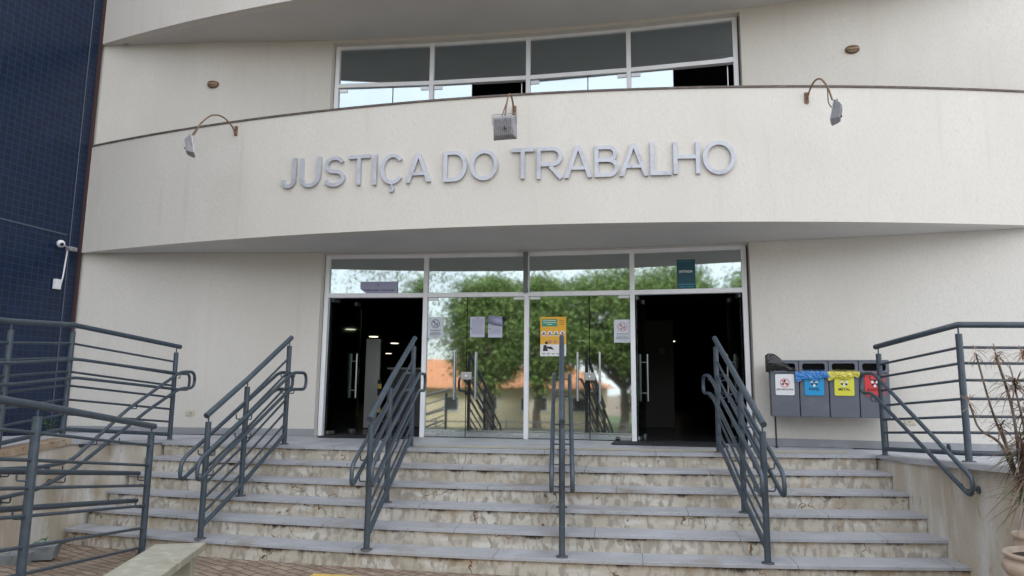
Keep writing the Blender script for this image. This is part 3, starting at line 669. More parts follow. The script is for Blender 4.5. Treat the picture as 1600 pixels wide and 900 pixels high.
def loop(o, pts, r=.02, fr=.1, name='handrail'):
    m = MB(); m.tube(fillet(pts, fr, True, 8), r, 12, closed=True); return m.build(name, 'rail', o)
def bracket(o, p, q, r=.007):
    p, q = Vector(p), Vector(q); mid = Vector((p.x, p.y, p.z - .05)); mid2 = Vector((q.x, q.y, p.z - .05))
    m = MB(); m.tube(fillet([p, mid, mid2], .02, n=4), r, 8); m.build('bracket', 'rail', o)
BARS = [1.05, .88, .71, .55, .40, .25]
RAILS = [((-2.82, -3.44), (-2.78, -2.80), (-2.77, -1.88)), ((-1.01, -3.55), (-1.07, -2.86), (-1.17, -1.75)), ((.85, -3.46), (.78, -2.75), (.69, -1.80)), ((2.69, -3.32), (2.60, -2.67), (2.50, -1.59))]
RLAB = ['grey stair railing with double handrails, leftmost of the four on the steps', 'grey stair railing with double handrails in front of the open left doorway', 'grey stair railing seen end on in front of the closed glass doors and yellow poster', 'grey stair railing with double handrails nearest the recycling bins']
for (F, M_, B), lab in zip(RAILS, RLAB):
    o = guard('stair_railing', lab, [(F[0], F[1], -5 * R_, 1.165), (M_[0], M_[1], -3 * R_, 1.20), (B[0], B[1], 0, 1.225)], BARS, .085, .12, ext0=.05, ext1=.05, group='railings on the entrance stairs')
    Fv, Bv = Vector((F[0], F[1], -5 * R_)), Vector((B[0], B[1], 0)); hd = Vector((B[0] - F[0], B[1] - F[1], 0)).normalized(); sd_ = Vector((hd.y, -hd.x, 0))
    sl = 5 * R_ / (Vector((B[0] - F[0], B[1] - F[1], 0)).length)
    for s in (-1, 1):
        off = sd_ * (.095 * s)
        def P(base, along, h): return base + off + hd * along + Vector((0, 0, h))
        fe = .26
        loop(o, [P(Bv, .30, .89), P(Bv, -.04, .89), P(Fv, -fe, .93 - fe * sl), P(Fv, -fe, .72 - fe * sl), P(Bv, -.10, .68), P(Bv, .30, .68)], fr=.10)
        for base in (Fv, Bv):
            k = 0 if base is Fv else 1
            for h in (.88, .68):
                bracket(o, P(base, 0, h), base + Vector((0, 0, h)))
        Mv = Fv.lerp(Bv, .41)
        for h in (.88, .68): bracket(o, P(Mv, 0, h), Mv + Vector((0, 0, h)))
# right-hand guard on the platform and its wall handrail
o = guard('platform_railing', 'grey guard railing on the platform in front of the red bin', [(4.32, -1.52, 0, 1.15), (4.53, -3.05, .085, 1.17), (6.4, -2.85, .085, 1.17)], [1.07, .92, .76, .585, .42, .27],   .085, .08, ext0=.06, ext1=.4)
loop(o, [(4.20, -1.22, .92), (4.22, -1.60, .93), (4.36, -3.50, -.02), (4.36, -3.44, -.18), (4.22, -1.52, .70), (4.20, -1.22, .70)], fr=.1)
bracket(o, (4.21, -1.52, .90), (4.32, -1.52, .90)); bracket(o, (4.21, -1.52, .66), (4.32, -1.52, .66))
for y, z in ((-2.9, .25), (-3.3, -.08)):
    xw = 4.27 + .118 * (-1.5 - y); bracket(o, (4.35, y, z), (xw, y, z))
    m = MB(); m.tube([(xw - .012, y, z - .05), (xw, y, z - .05)], .035, 14); m.build('wall_disc', 'rail', o)
# left-hand guard (posts on the wall) and wall handrails
o = guard('platform_railing', 'grey guard railing turning along the raised left platform before the tiled tower', [(-4.49, -1.68, 0, 1.15), (-4.87, -3.05, .13, 1.18), (-4.62, -4.12, .045, 1.2), (-4.3, -5.9, .0, 1.2)], [1.07, .90, .74, .58, .42, .25],   .085, .08, ext0=.06, ext1=.3)
m = MB(); m.tube(fillet([(-4.38, -6.2, -.0), (-4.38, -4.3, -.09), (-4.38, -3.86, -.12), (-4.38, -3.45, -.10), (-4.38, -2.67, .42), (-4.38, -1.70, .90), (-4.38, -1.40, .90), (-4.38, -1.40, .68), (-4.38, -1.70, .68), (-4.38, -2.29, .41), (-4.38, -3.42, -.20), (-4.38, -3.86, -.34), (-4.38, -4.27, -.36), (-4.38, -6.2, -.25)], .12, n=6), .02, 12); m.build('handrail', 'rail', o)
for off_ in (.09,):
    pts_u = [(-4.49, -1.35, .87), (-4.40, -1.68, .87), (-4.78, -3.05, .13 + .87), (-4.53, -4.12, .045 + .87), (-4.2, -5.9, .87)]
    loop(o, pts_u + [(p[0], p[1], p[2] - .21) for p in reversed(pts_u)], r=.018, fr=.1)
for y, z in ((-1.72, .86), (-2.5, .48), (-3.1, .10), (-3.55, -.13), (-4.2, -.12), (-4.15, -.37), (-3.5, -.26), (-2.75, .10)):
    xw = np.interp(-y, [-p[1] for p in LW2], [p[0] for p in LW2]); bracket(o, (-4.38, y, z), (float(xw), y, z))
    if z < .2:
        m = MB(); m.tube([(xw, y, z - .05), (xw + .012, y, z - .05)], .035, 14); m.build('wall_disc', 'rust' if y == -3.5 else 'rail', o)
# ramp guard in the foreground
D_, E_ = (-3.42, -3.50, G), (-2.89, -5.52, -.735)
F_ = (-2.66, -6.8, -.58)
o = guard('ramp_railing', 'thick grey ramp railing in the left foreground with long top rail', [(*D_, 1.20), (*E_, 1.20), (*F_, 1.20)], [1.08, .88, .68, .48, .26, .07], .08, ext0=.06, ext1=.2, pr_=.033)
Dv, Ev = Vector(D_), Vector(F_); hd = (Ev - Dv).normalized(); sd_ = Vector((hd.y, -hd.x, 0)).normalized()
off = sd_ * .085
for h in (.80, .53):
    m = MB(); m.tube([Dv + off + hd * .02 + Vector((0, 0, h)), Ev + off + Vector((0, 0, h))], .023, 12); m.build('handrail', 'rail', o)
for b_ in (Dv, Vector(E_)):
    for h in (.78, .51): bracket(o, b_ + off + Vector((0, 0, h)) + hd * .03, b_ + Vector((0, 0, h)) + hd * .03)

# ------------------------------------------------------------------ floodlights and wall lamps
def flood(x, z, label, tw, yaw, tilt, Ls=1.0, drop=0.0, hs_=1.0, hm='alug'):
    n = Vector((.04 * x, -1, 0)).normalized(); u = Vector((-n.y, n.x, 0)); Z = Vector((0, 0, 1)); b0 = Vector((x, py(x), z))
    o = thing('floodlight', label, 'floodlight', b0, 'floodlights on the balcony')
    m = MB(); m.box(b0 + n * .01, (.05, .02, .14), rot=pang(x)); m.build('mounting_plate', 'rust', o, bev=.003)
    pts = [b0 + n * .015 + Z * -.04, b0 + n * .10 * Ls + Z * .05, b0 + n * .26 * Ls + Z * .115, b0 + n * .44 * Ls + Z * .06, b0 + n * .60 * Ls + Z * (-.08 - drop * .4), b0 + n * .70 * Ls + Z * (-.24 - drop)]
    m = MB(); m.tube(fillet(pts, .2, n=5), .011, 8); m.build('arm', 'rust', o)
    m = MB(); m.tube([b0 + n * .02 + Z * .04, b0 + n * .09 * Ls + Z * .04], .006, 6); m.build('brace', 'rust', o)
    c = pts[-1] + Z * -.16
    Mx = Matrix.Rotation(yaw, 3, 'Z') @ Matrix.Rotation(tilt, 3, 'X')
    def loc(v): return c + Mx @ (Vector(v) * hs_)
    hs = MB(); P = [(-.125, 0, -.125), (.125, 0, -.125), (.125, 0, .125), (-.125, 0, .125), (-.10, .075, -.09), (.10, .075, -.09), (.10, .075, .09), (-.10, .075, .09)]
    hs.add([loc(v) for v in P], [(0, 1, 2, 3), (4, 7, 6, 5), (0, 4, 5, 1), (1, 5, 6, 2), (2, 6, 7, 3), (3, 7, 4, 0)]); h_ = hs.build('housing', hm, o, bev=.006)
    g_ = MB(); g_.add([loc(v) for v in [(-.11, -.012, -.11), (.11, -.012, -.11), (.11, -.012, .11), (-.11, -.012, .11), (-.11, -.002, -.11), (.11, -.002, -.11), (.11, -.002, .11), (-.11, -.002, .11)]], [(0, 1, 2, 3), (4, 7, 6, 5), (0, 4, 5, 1), (1, 5, 6, 2), (2, 6, 7, 3), (3, 7, 4, 0)]); g_.build('front_glass', 'lens', h_)
    f_ = MB()
    for k in range(9): x_ = -.085 + k * .021; f_.add([loc((x_ + a, y_, z_)) for a in (-.003, .003) for y_ in (.074, .09) for z_ in (-.08, .075)], [(0, 1, 3, 2), (4, 6, 7, 5), (0, 4, 5, 1), (2, 3, 7, 6), (0, 2, 6, 4), (1, 5, 7, 3)])
    f_.build('cooling_fins', 'alug', h_)
    y_ = MB(); y_.tube(fillet([loc((-.128, .03, .03)), loc((-.128, .03, .135)), loc((.128, .03, .135)), loc((.128, .03, .03))], .02, n=3), .005, 6); y_.tube([pts[-1], loc((0, .03, .135))], .009, 6); y_.build('yoke', 'alug', o)
    cb = MB(); cb.tube(fillet([pts[-2], pts[-1] + Vector((-.05, -.02, -.06)), loc((-.04, .11, -.05)), loc((0, .08, .0))], .06, n=5), .006, 6); cb.build('cable', 'cable', o)
flood(-4.03, 4.34, 'grey floodlight on a rusty arm at the left of the lettering', 0, math.radians(119), math.radians(-10), Ls=1.12, drop=.10)
flood(.07, 4.26, 'grey floodlight on a rusty arm above the letters DO and T, ribbed back outward', 0, math.radians(176), math.radians(-8), Ls=.95, drop=.08, hs_=1.16)
flood(3.71, 4.33, 'grey floodlight on a rusty arm at the right of the lettering, seen from its corner', 0, math.radians(-108), math.radians(-12), Ls=1.0, drop=.08, hs_=.95, hm='alug2')
for x, z, lab in ((-5.03, 5.50, 'small oval brown bulkhead lamp on the upper wall left of the windows'), (4.59, 5.40, 'small oval brown bulkhead lamp on the upper wall right of the windows')):
    b0 = Vector((x, wy(x) - J, z)); o = thing('bulkhead_lamp', lab, 'wall lamp', b0, 'oval wall lamps'); an = wang(x)
    def el(k, d0, d1, ry=1.0):
        m = MB(); V = []; n = 20; N = Vector((math.sin(an), -math.cos(an), 0)); X = Vector((math.cos(an), math.sin(an), 0))
        for sc, d in ((1, d0), (.97, (d0 + d1) / 2), (.8, d1)):
            for i in range(n): a = 2 * PI * i / n; V.append(b0 + X * (math.cos(a) * .095 * k * sc) + Vector((0, 0, math.sin(a) * .065 * k * sc)) + N * d)
        F = [(j * n + i, j * n + (i + 1) % n, (j + 1) * n + (i + 1) % n, (j + 1) * n + i) for j in range(2) for i in range(n)] + [tuple(range(2 * n, 3 * n))]
        return m.add(V, F, True)
    el(1, 0, .03).build('rim', 'rust', o); el(.82, .03, .055).build('lens', 'cap', o)
    m = MB(); N = Vector((math.sin(an), -math.cos(an), 0)); X = Vector((math.cos(an), math.sin(an), 0))
    for dz in (-.022, .022): m.tube([b0 + X * -.08 + Vector((0, 0, dz)) + N * .03, b0 + X * -.05 + Vector((0, 0, dz)) + N * .062, b0 + X * .05 + Vector((0, 0, dz)) + N * .062, b0 + X * .08 + Vector((0, 0, dz)) + N * .03], .006, 6)
    m.build('guard_bars', 'rust', o)
for x, z, lab in ((-5.0, .31, 'cream socket plate low on the wall left of the entrance'), (4.97, .35, 'cream socket plate low on the wall right of the bins')):
    an = wang(x); N = Vector((math.sin(an), -math.cos(an), 0)); p = Vector((x, wy(x) - J, z)); o = thing('socket_plate', lab, 'socket', p, 'outdoor socket plates')
    m = MB(); m.box(p + N * .006, (.125, .012, .08), rot=an); m.build('plate', 'cream', o, bev=.003)
    m = MB()
    for dx in (-.018, 0, .018): m.box(p + N * .013 + Vector((dx, 0, 0)), (.006, .003, .02), rot=an)
    m.build('socket_slots', 'ink', o)

# ------------------------------------------------------------------ signs on the glass
def sheet(name, label, cat, i, xa, xb, z0, z1, m_, off=.012, group=None, poly=None, t=.0015):
    A, B, u, n = bay(i, 0, 1); x0 = A + u * ((xa - A.x) / u.x); w = (xb - xa) / u.x
    p = x0 + n * off; o = thing(name, label, cat, (p.x, p.y, z0), group)
    m = MB(); pg = poly or [(0, 0), (w, 0), (w, z1 - z0), (0, z1 - z0)]
    m.prism(pg, Vector((p.x, p.y, z0)), u, (0, 0, 1), n, t); m.build('sheet', m_, o)
    def at(fx, fz, d=0): return Vector((p.x, p.y, z0)) + u * (fx * w) + Vector((0, 0, fz * (z1 - z0))) + n * (t + d)
    return o, at, u, n, w, z1 - z0
Zv = Vector((0, 0, 1))
def rect(at, u, n, fx0, fz0, fx1, fz1, w, h, m_, o, nm, d=.0005, t=.0006):
    m = MB(); m.prism([(0, 0), ((fx1 - fx0) * w, 0), ((fx1 - fx0) * w, (fz1 - fz0) * h), (0, (fz1 - fz0) * h)], at(fx0, fz0, d), u, Zv, n, t); return m.build(nm, m_, o)
def lines(at, u, n, w, h, rows, m_, o, nm='printed_lines'):
    if len(rows) <= 5:
        for fx0, fx1, fz, th in rows:
            m = MB(); m.prism([(0, 0), ((fx1 - fx0) * w, 0), ((fx1 - fx0) * w, th * h), (0, th * h)], at(fx0, fz, .0012), u, Zv, n, .0006); m.build('printed_line', m_, o)
        return o
    m = MB()
    for fx0, fx1, fz, th in rows: m.prism([(0, 0), ((fx1 - fx0) * w, 0), ((fx1 - fx0) * w, th * h), (0, th * h)], at(fx0, fz, .0005), u, Zv, n, .0006)
    return m.build(nm, m_, o)
def ring(at, u, n, fx, fz, r0, r1, m_, o, nm, d=.0005, seg=24):
    c = at(fx, fz, d); V = []; F = []
    for k in range(seg):
        a = 2 * PI * k / seg; e = u * math.cos(a) + Zv * math.sin(a); V += [c + e * r0, c + e * r1]
    for k in range(seg): k2 = (k + 1) % seg; F.append((2 * k, 2 * k + 1, 2 * k2 + 1, 2 * k2))
    m = MB(); m.add(V, F); return m.build(nm, m_, o)
# TRIBUNAL DO JURI (with curled lower left corner)
W1 = .585
o, at, u, n, w, h = sheet('notice_sign', 'lilac sheet reading TRIBUNAL DO JÚRI above the open left doorway', 'sign', 0, -2.565, -1.985, 2.14, 2.32, 'lilac', off=.02,
                          poly=[(.10, 0), (.582, 0), (.582, .18), (0, .18), (0, .065)])
m = MB(); text_on(m, 'TRIBUNAL DO JÚRI', at(.09, .14, .0004), u, Zv, n, w * .83, h * .24, .0008, weight=.012); m.build('lettering', 'ink', o)
m = MB(); text_on(m, '+', at(.45, .62, .0004), u, Zv, n, w * .05, h * .2, .0008); m.build('crest', 'ink', o)
# ENTRADA
o, at, u, n, w, h = sheet('entrance_sign', 'dark teal banner reading ENTRADA above the open right doorway', 'sign', 3, 2.175, 2.43, 2.14, 2.56, 'teal', off=.03)
m = MB(); text_on(m, 'ENTRADA', at(.14, .55, .0004), u, Zv, n, w * .72, h * .085, .0008, weight=.02); m.build('lettering', 'st_white', o)
rect(at, u, n, .05, .135, .95, .17, w, h, 'teal_l', o, 'light_band'); rect(at, u, n, .05, .93, .95, .95, w, h, 'teal_l', o, 'light_band')
lines(at, u, n, w, h, [(.12, .45, .05, .03), (.52, .9, .05, .03)], 'teal_l', o)
# two prohibition notices
for i, xa, xb, z0, z1, lab in ((1, -1.495, -1.265, 1.455, 1.775, 'white notice with crossed circle on the glass door left of centre'), (2, 1.275, 1.51, 1.385, 1.715, 'white notice with red crossed circle on the glass door beside the open right doorway')):
    o, at, u, n, w, h = sheet('notice', lab, 'notice', i, xa, xb, z0, z1, 'paper2', group='prohibition notices on the doors')
    rm = 'ink_soft' if i == 1 else 'st_pink'
    ring(at, u, n, .5, .68, .055, .066, rm, o, 'circle')
    m = MB(); c = at(.5, .68, .001)
    m.prism([(-.045, .035), (-.035, .045), (.045, -.035), (.035, -.045)], c, u, Zv, n, .0005); m.build('diagonal', rm, o)
    m = MB()
    for a0 in (100, 220, 340):
        pts = [c + (u * math.cos(math.radians(a0 + k * 12)) + Zv * math.sin(math.radians(a0 + k * 12))) * .032 + n * .001 for k in range(5)]
        m.tube(pts, .007, 6)
    m.build('symbol', 'ink', o)
    lines(at, u, n, w, h, [(.15, .85, .36, .03), (.2, .8, .27, .022), (.12, .88, .22, .018), (.12, .88, .18, .018), (.15, .8, .14, .018), (.3, .75, .06, .015)], 'ink_soft', o)
# two typed papers
for xa, xb, z0, z1, lab in ((-.85, -.63, 1.47, 1.775, 'typed lilac paper taped on the glass door, flat one of the pair'), (-.575, -.365, 1.465, 1.775, 'typed lilac paper on the glass door with its top peeling over')):
    o, at, u, n, w, h = sheet('typed_paper', lab, 'paper', 1, xa, xb, z0, z1, 'paper', group='typed papers on the doors')
    lines(at, u, n, w, h, [(.1, .9, .88 - .055 * k, .012) for k in range(14)] + [(.42, .58, .92, .04)], 'ink_soft', o)
    rect(at, u, n, .06, .38, .14, .45, w, h, 'ink_soft', o, 'stamp')
    if xa > -.6:
        m = MB(); V = []; N_ = 8
        for j in range(N_ + 1):
            a = j / N_ * PI * 1.05; yy = math.sin(a) * .05 + .01; zz = .02 + math.cos(a) * .06
            V += [at(-.03 + .10 * (1 - j / N_), .98, 0) + n * yy + Zv * (zz - .05), at(1.04 + .06 * j / N_, .90, 0) + n * (yy * 1.4) + Zv * (zz - .07)]
        m.add(V, [(2 * k, 2 * k + 1, 2 * k + 3, 2 * k + 2) for k in range(N_)], True); q = m.build('peeled_flap', 'lilac', o); s_ = q.modifiers.new('solid', 'SOLIDIFY'); s_.thickness = .002
        m = MB(); c = at(1.13, .90, .04); V = []
        m.lathe((c.x, c.y, c.z), [(.001, -.03), (.022, -.02), (.03, 0), (.018, .02), (.001, .032)], 8, False); m.build('loose_tape', 'black', o)
# yellow poster
o, at, u, n, w, h = sheet('poster', 'yellow poster with green header and rows of figures on the centre glass door', 'poster', 2, .205, .585, 1.19, 1.765, 'orange', off=.014)
rect(at, u, n, .0, .0, 1, .30, w, h, 'offw', o, 'lower_panel')
rect(at, u, n, .06, .755, .66, .94, w, h, 'green', o, 'green_header')
lines(at, u, n, w, h, [(.1, .6, .895, .014), (.12, .62, .845, .014), (.26, .45, .80, .014)], 'offw', o)
lines(at, u, n, w, h, [(.74, .92, .90, .01), (.74, .92, .85, .01), (.74, .92, .80, .01)], 'rust', o)
lines(at, u, n, w, h, [(.03, .97, .51, .012)], 'offw', o)
for k, (fx, c1) in enumerate(((.13, 'skin_t'), (.37, 'skin_t'), (.61, 'green'), (.86, 'skin_t'))):
    ring(at, u, n, fx, .58, .001, .036, 'offw', o, 'round_picture', d=.0006); ring(at, u, n, fx, .585, .001, .014, 'ink', o, 'figure_head', d=.0012)
    rect(at, u, n, fx - .08, .53, fx + .08, .56, w, h, c1, o, 'figure_body', d=.0014)
for fx, fz, r_, c1 in ((.38, .37, .026, 'skin_t'), (.58, .36, .024, 'skin_t'), (.24, .34, .022, 'ink')): ring(at, u, n, fx, fz, .001, r_, c1, o, 'figure_head', d=.0012)
m = MB(); m.prism([(0, 0), (.075, 0), (.05, .09), (.01, .085)], at(.1, .13, .0016), u, Zv, n, .0006); m.prism([(0, .02), (.1, 0), (.06, .045), (-.01, .05)], at(.28, .16, .0020), u, Zv, n, .0006); m.build('dark_figure', 'ink', o)
lines(at, u, n, w, h, [(.08, .2, .05, .02), (.25, .38, .05, .02), (.45, .55, .05, .02), (.62, .74, .05, .02), (.8, .93, .05, .02)], 'ink_soft', o)

# mats
for (a, b, y0, y1, rz, lab) in ((-2.92, -1.62, -.62, -.20, .03, 'black rubber mat at the open left doorway'), (1.25, 2.72, -.80, -.25, -.05, 'black rubber mat at the open right doorway')):
    m = MB(); m.box(((a + b) / 2, (y0 + y1) / 2, .010), (b - a, y1 - y0, .014), rot=rz); tag(m.build('door_mat', 'black', bev=.004), lab, 'door mat', 'mats at the entrance')

# ------------------------------------------------------------------ recycling bins on their stand
BA = math.atan(-4.0 / RA) - .0
BX = Vector((math.cos(BA), math.sin(BA), 0)); BN = Vector((math.sin(BA), -math.cos(BA), 0))
BO = Vector((3.30, wy(3.3) - J - .14, 0))
RM = Matrix((BX, -BN, Zv)).transposed()
def bp(x, d, z): return BO + BX * x + BN * d + Zv * z
stn = thing('bin_stand', 'dark metal legs and crossbar carrying the four recycling bins', 'stand', bp(.7, .1, 0))
for x in (.05, 1.34):
    m = MB(); m.box(bp(x, .12, .20), (.022, .022, .40), mtx=RM); m.build('leg', 'cable', stn)
    m = MB(); m.box(bp(x, .12, .006), (.03, .16, .012), mtx=RM); m.build('foot', 'cable', stn)
m = MB(); m.box(bp(.69, .02, .55), (1.36, .03, .03), mtx=RM); m.build('crossbar', 'cable', stn)
def rrect(w, h, r, n=5):
    P = []
    for cx, cy, a0 in ((w - r, r, -90), (w - r, h - r, 0), (r, h - r, 90), (r, r, 180)):
        for k in range(n + 1): a = math.radians(a0 + 90 * k / n); P.append((cx + r * math.cos(a), cy + r * math.sin(a)))
    return P
BW = .335
def bin_(k, stm, txt, lab, bag, sym):
    x0 = k * .345; z0 = .395; o = thing('recycling_bin', lab, 'bin', bp(x0 + BW / 2, .15, z0), 'recycling bins on the stand')
    H = .695; D0, D1 = .27, .33
    # body, open box walls
    m = MB(); sec = [(0, D0, 0), (.56, D1 - .005, 0)]
    P = [bp(x0, .0, z0), bp(x0 + BW, .0, z0), bp(x0 + BW, D0, z0), bp(x0, D0, z0), bp(x0, .0, z0 + .555), bp(x0 + BW, .0, z0 + .555), bp(x0 + BW, D1 - .01, z0 + .555), bp(x0, D1 - .01, z0 + .555)]
    m.add(P, [(0, 3, 2, 1), (0, 1, 5, 4), (1, 2, 6, 5), (2, 3, 7, 6), (3, 0, 4, 7), (4, 5, 6, 7)]); body = m.build('body', 'bin', o, bev=.008)
    # hood: a ring round the opening
    m = MB(); z1 = z0 + .556; hh = H - .556
    outer = [(0, 0), (BW, 0), (BW, hh), (0, hh)]; inner = [(p[0] + .035, p[1] + .02) for p in rrect(BW - .07, hh - .045, .03)]
    oN = bp(x0, D1 - .04, z1)
    n_ = len(inner); V = [oN + BX * p[0] + Zv * p[1] for p in inner] + [oN + BX * p[0] + Zv * p[1] + BN * .04 for p in inner]
    def outp(p):
        # push the point to the outer rectangle
        cx, cy = BW / 2, hh / 2; dx, dy = p[0] - cx, p[1] - cy; s = min((BW / 2) / abs(dx) if dx else 9e9, (hh / 2) / abs(dy) if dy else 9e9); return (cx + dx * s, cy + dy * s)
    outer = [outp(p) for p in inner]
    V += [oN + BX * p[0] + Zv * p[1] for p in outer] + [oN + BX * p[0] + Zv * p[1] + BN * .04 for p in outer]
    F = []
    for i in range(n_):
        j = (i + 1) % n_; F += [(i, j, n_ + j, n_ + i), (n_ + i, n_ + j, 3 * n_ + j, 3 * n_ + i), (2 * n_ + i, 3 * n_ + i, 3 * n_ + j, 2 * n_ + j), (i, 2 * n_ + i, 2 * n_ + j, j)]
    m.add(V, F); m.box(bp(x0 + BW / 2, .14, z1 + hh + .008), (BW, .39, .016), mtx=RM @ Matrix.Rotation(.10, 3, 'X') if False else RM)
    m.box(bp(x0 + .008, .14, z1 + hh / 2), (.016, .28, hh), mtx=RM); m.box(bp(x0 + BW - .008, .14, z1 + hh / 2), (.016, .28, hh), mtx=RM); m.box(bp(x0 + BW / 2, .008, z1 + hh / 2), (BW - .034, .016, hh), mtx=RM)
    m.build('hood', 'bin', o)
    m = MB(); m.box(bp(x0 + BW / 2, .15, z1 + .006), (BW - .04, .26, .008), mtx=RM); m.build('dark_mouth', 'bin_in', o)  # near-black plate stands in for the shade inside the bin
    # sticker
    sw, sh = .225, .265; so = bp(x0 + (BW - sw) / 2, D0 + (D1 - D0) * (.27 / .555) + .004, z0 + .27)
    up_ = (Zv * .555 + BN * (D1 - .01 - D0)).normalized(); nn = BX.cross(up_).normalized(); nn = -nn if nn.dot(BN) < 0 else nn
    m = MB(); m.prism(rrect(sw, sh, .02), so, BX, up_, nn, .002); s_ = m.build('sticker', stm, o)
    c = so + BX * (sw / 2) + up_ * .155 + nn * .0028
    m = MB(); 
    for a0 in (90, 210, 330) if k != 2 else (200, 330):
        q = c + (BX * math.cos(math.radians(a0)) + up_ * math.sin(math.radians(a0))) * .027
        m.prism([(.014 * math.cos(2 * PI * t / 12), .014 * math.sin(2 * PI * t / 12)) for t in range(12)], q, BX, up_, nn, .001)
    m.build('symbol', 'ink', s_)
    if k == 0:
        m = MB(); V = []; F = []
        for t in range(28):
            a = 2 * PI * t / 28; e = BX * math.cos(a) + up_ * math.sin(a); V += [c + e * .048 + nn * .001, c + e * .056 + nn * .001]
        for t in range(28): t2 = (t + 1) % 28; F.append((2 * t, 2 * t + 1, 2 * t2 + 1, 2 * t2))
        m.add(V, F); m.prism([(-.038, .030), (-.030, .038), (.038, -.030), (.030, -.038)], c + nn * .002, BX, up_, nn, .0005); m.build('prohibition_ring', 'st_red', s_)
    else:
        m = MB()
        for a0 in (30, 150, 270): 
            q = c + (BX * math.cos(math.radians(a0)) + up_ * math.sin(math.radians(a0))) * .03 - nn * .0008
            m.prism([(.017 * math.cos(2 * PI * t / 12), .017 * math.sin(2 * PI * t / 12)) for t in range(12)], q, BX, up_, nn, .0012)
        m.build('symbol_lobes', 'st_white', s_)
    tw_ = .205 if k == 0 else (.125 if k == 1 else (.135 if k == 2 else .17)); th = .028 if k == 0 else .036
    m = MB(); text_on(m, txt, so + BX * ((sw - tw_) / 2) + up_ * .062 + nn * .0022, BX, up_, nn, tw_, th, .0012, weight=.02); m.build('lettering', 'ink', s_)
    return o, x0, z0, z1, hh, D1
rnd = random.Random(5)
def crumple(mb, p00, du, dv, nrm, nu, nv, amp, lip=0):
    V = []; F = []
    for j in range(nv + 1):
        for i in range(nu + 1):
            d = rnd.uniform(-amp, amp) + lip * math.sin(PI * j / nv)
            edge = rnd.uniform(-.012, .012) if j == nv else 0
            V.append(p00 + du * (i / nu) + dv * (j / nv * (1 + .16 * math.sin(i * .55 + 1) - .22 * (i / nu) * (1 if lip else 0)) + edge * 3) + nrm * (d + .008))
    for j in range(nv):
        for i in range(nu): a = j * (nu + 1) + i; F.append((a, a + 1, a + nu + 2, a + nu + 1))
    return mb.add(V, F)
info = [bin_(0, 'st_white', 'NÃO RECICLÁVEL', 'grey bin with white label and black bag, leftmost on the stand', 'bag_k', 0),
        bin_(1, 'st_blue', 'PAPEL', 'grey bin with blue PAPEL label and blue bag', 'bag_b', 0),
        bin_(2, 'st_yellow', 'METAL', 'grey bin with yellow METAL label and yellow bag', 'bag_y', 0),
        bin_(3, 'st_red', 'PLÁSTICO', 'grey bin with red PLÁSTICO label behind the railing post', None, 0)]
for k, bm_ in ((1, 'bag_b'), (2, 'bag_y')):
    o, x0, z0, z1, hh, D1 = info[k]
    bo = thing('bin_bag', ('blue' if k == 1 else 'yellow') + ' plastic bag folded over the mouth of the ' + ('PAPEL' if k == 1 else 'METAL') + ' bin', 'bag', bp(x0, D1, z1), 'bin liners')
    m = MB(); ov = .05 if k == 1 else .02
    crumple(m, bp(x0 - ov, D1 + .004, z1 + .012), BX * (BW + ov + .01), Zv * -(.115 if k == 1 else .10), BN, 22, 7, .0065, .012); q = m.build('film', bm_, bo); q.modifiers.new('s', 'SOLIDIFY').thickness = .002
    m = MB(); crumple(m, bp(x0 + .01, D1 + .0, z1 + .022), BX * (BW - .02), BN * -.2 + Zv * -.0, Zv, 14, 6, .006, 0); q = m.build('inner_fold', bm_, bo); q.modifiers.new('s', 'SOLIDIFY').thickness = .002
o, x0, z0, z1, hh, D1 = info[0]
bo = thing('bin_bag', 'black plastic bag bulging out of the leftmost bin', 'bag', bp(x0, D1, z1), 'bin liners')
m = MB(); V = []; F = []; nu, nv = 20, 12
for j in range(nv + 1):
    v = j / nv
    for i in range(nu):
        a = 2 * PI * i / nu; r = 1 + rnd.uniform(-.09, .09)
        cx = -.055 + v * .355; hz = (.20 * (1 - v) ** 1.1 + .055) * (math.sin(PI * min(1, (v + .10) * 1.0) ) ** .35 if v < .9 else .75); zc = z1 + .012 + hz * .55
        V.append(bp(cx, D1 - .03 + math.cos(a) * .055 * r, zc + math.sin(a) * hz * .62 * r))
for j in range(nv):
    for i in range(nu): i2 = (i + 1) % nu; F.append((j * nu + i, j * nu + i2, (j + 1) * nu + i2, (j + 1) * nu + i))
F += [tuple(range(nu)), tuple(nv * nu + i for i in range(nu))]
m.add(V, F); m.build('film', 'bag_k', bo)
o, x0, z0, z1, hh, D1 = info[3]
m = MB(); crumple(m, bp(x0 + .03, D1 + .002, z1 - .0), BX * .16, Zv * -.035, BN, 8, 2, .004); bo = tag(m.build('bag_remnant', 'st_red'), 'torn shred of red bag left on the mouth of the PLÁSTICO bin', 'bag')

# ------------------------------------------------------------------ plants, pots, bench, trough
def leaf(mb, p, d, L_, w, droop):
    d = Vector(d).normalized(); s = d.cross(Zv)
    s = s.normalized() if s.length > .05 else Vector((1, 0, 0)); n = 5; V = []
    for i in range(n + 1):
        t = i / n; c = p + d * (L_ * t) + Vector((0, 0, -droop * L_ * t * t)); ww = w * (1 - t) ** .6 * min(1, .5 + 2 * t)
        V += [c - s * ww, c + s * ww + Vector((0, 0, w * .3))]
    mb.add(V, [(2 * i, 2 * i + 1, 2 * i + 3, 2 * i + 2) for i in range(n)], True)
PC = Vector((4.22, -4.80, gh(4.2, -4.8)))
po = thing('plant_pot', 'terracotta pot with bulging rim on a tall foot at the right edge', 'pot', PC)
prof = [(.001, 0), (.17, 0), (.18, .03), (.15, .08), (.13, .18), (.135, .30), (.16, .40), (.20, .455), (.245, .49), (.268, .53), (.262, .575), (.235, .60), (.258, .612), (.262, .63), (.245, .64), (.225, .632), (.21, .60), (.001, .60)]
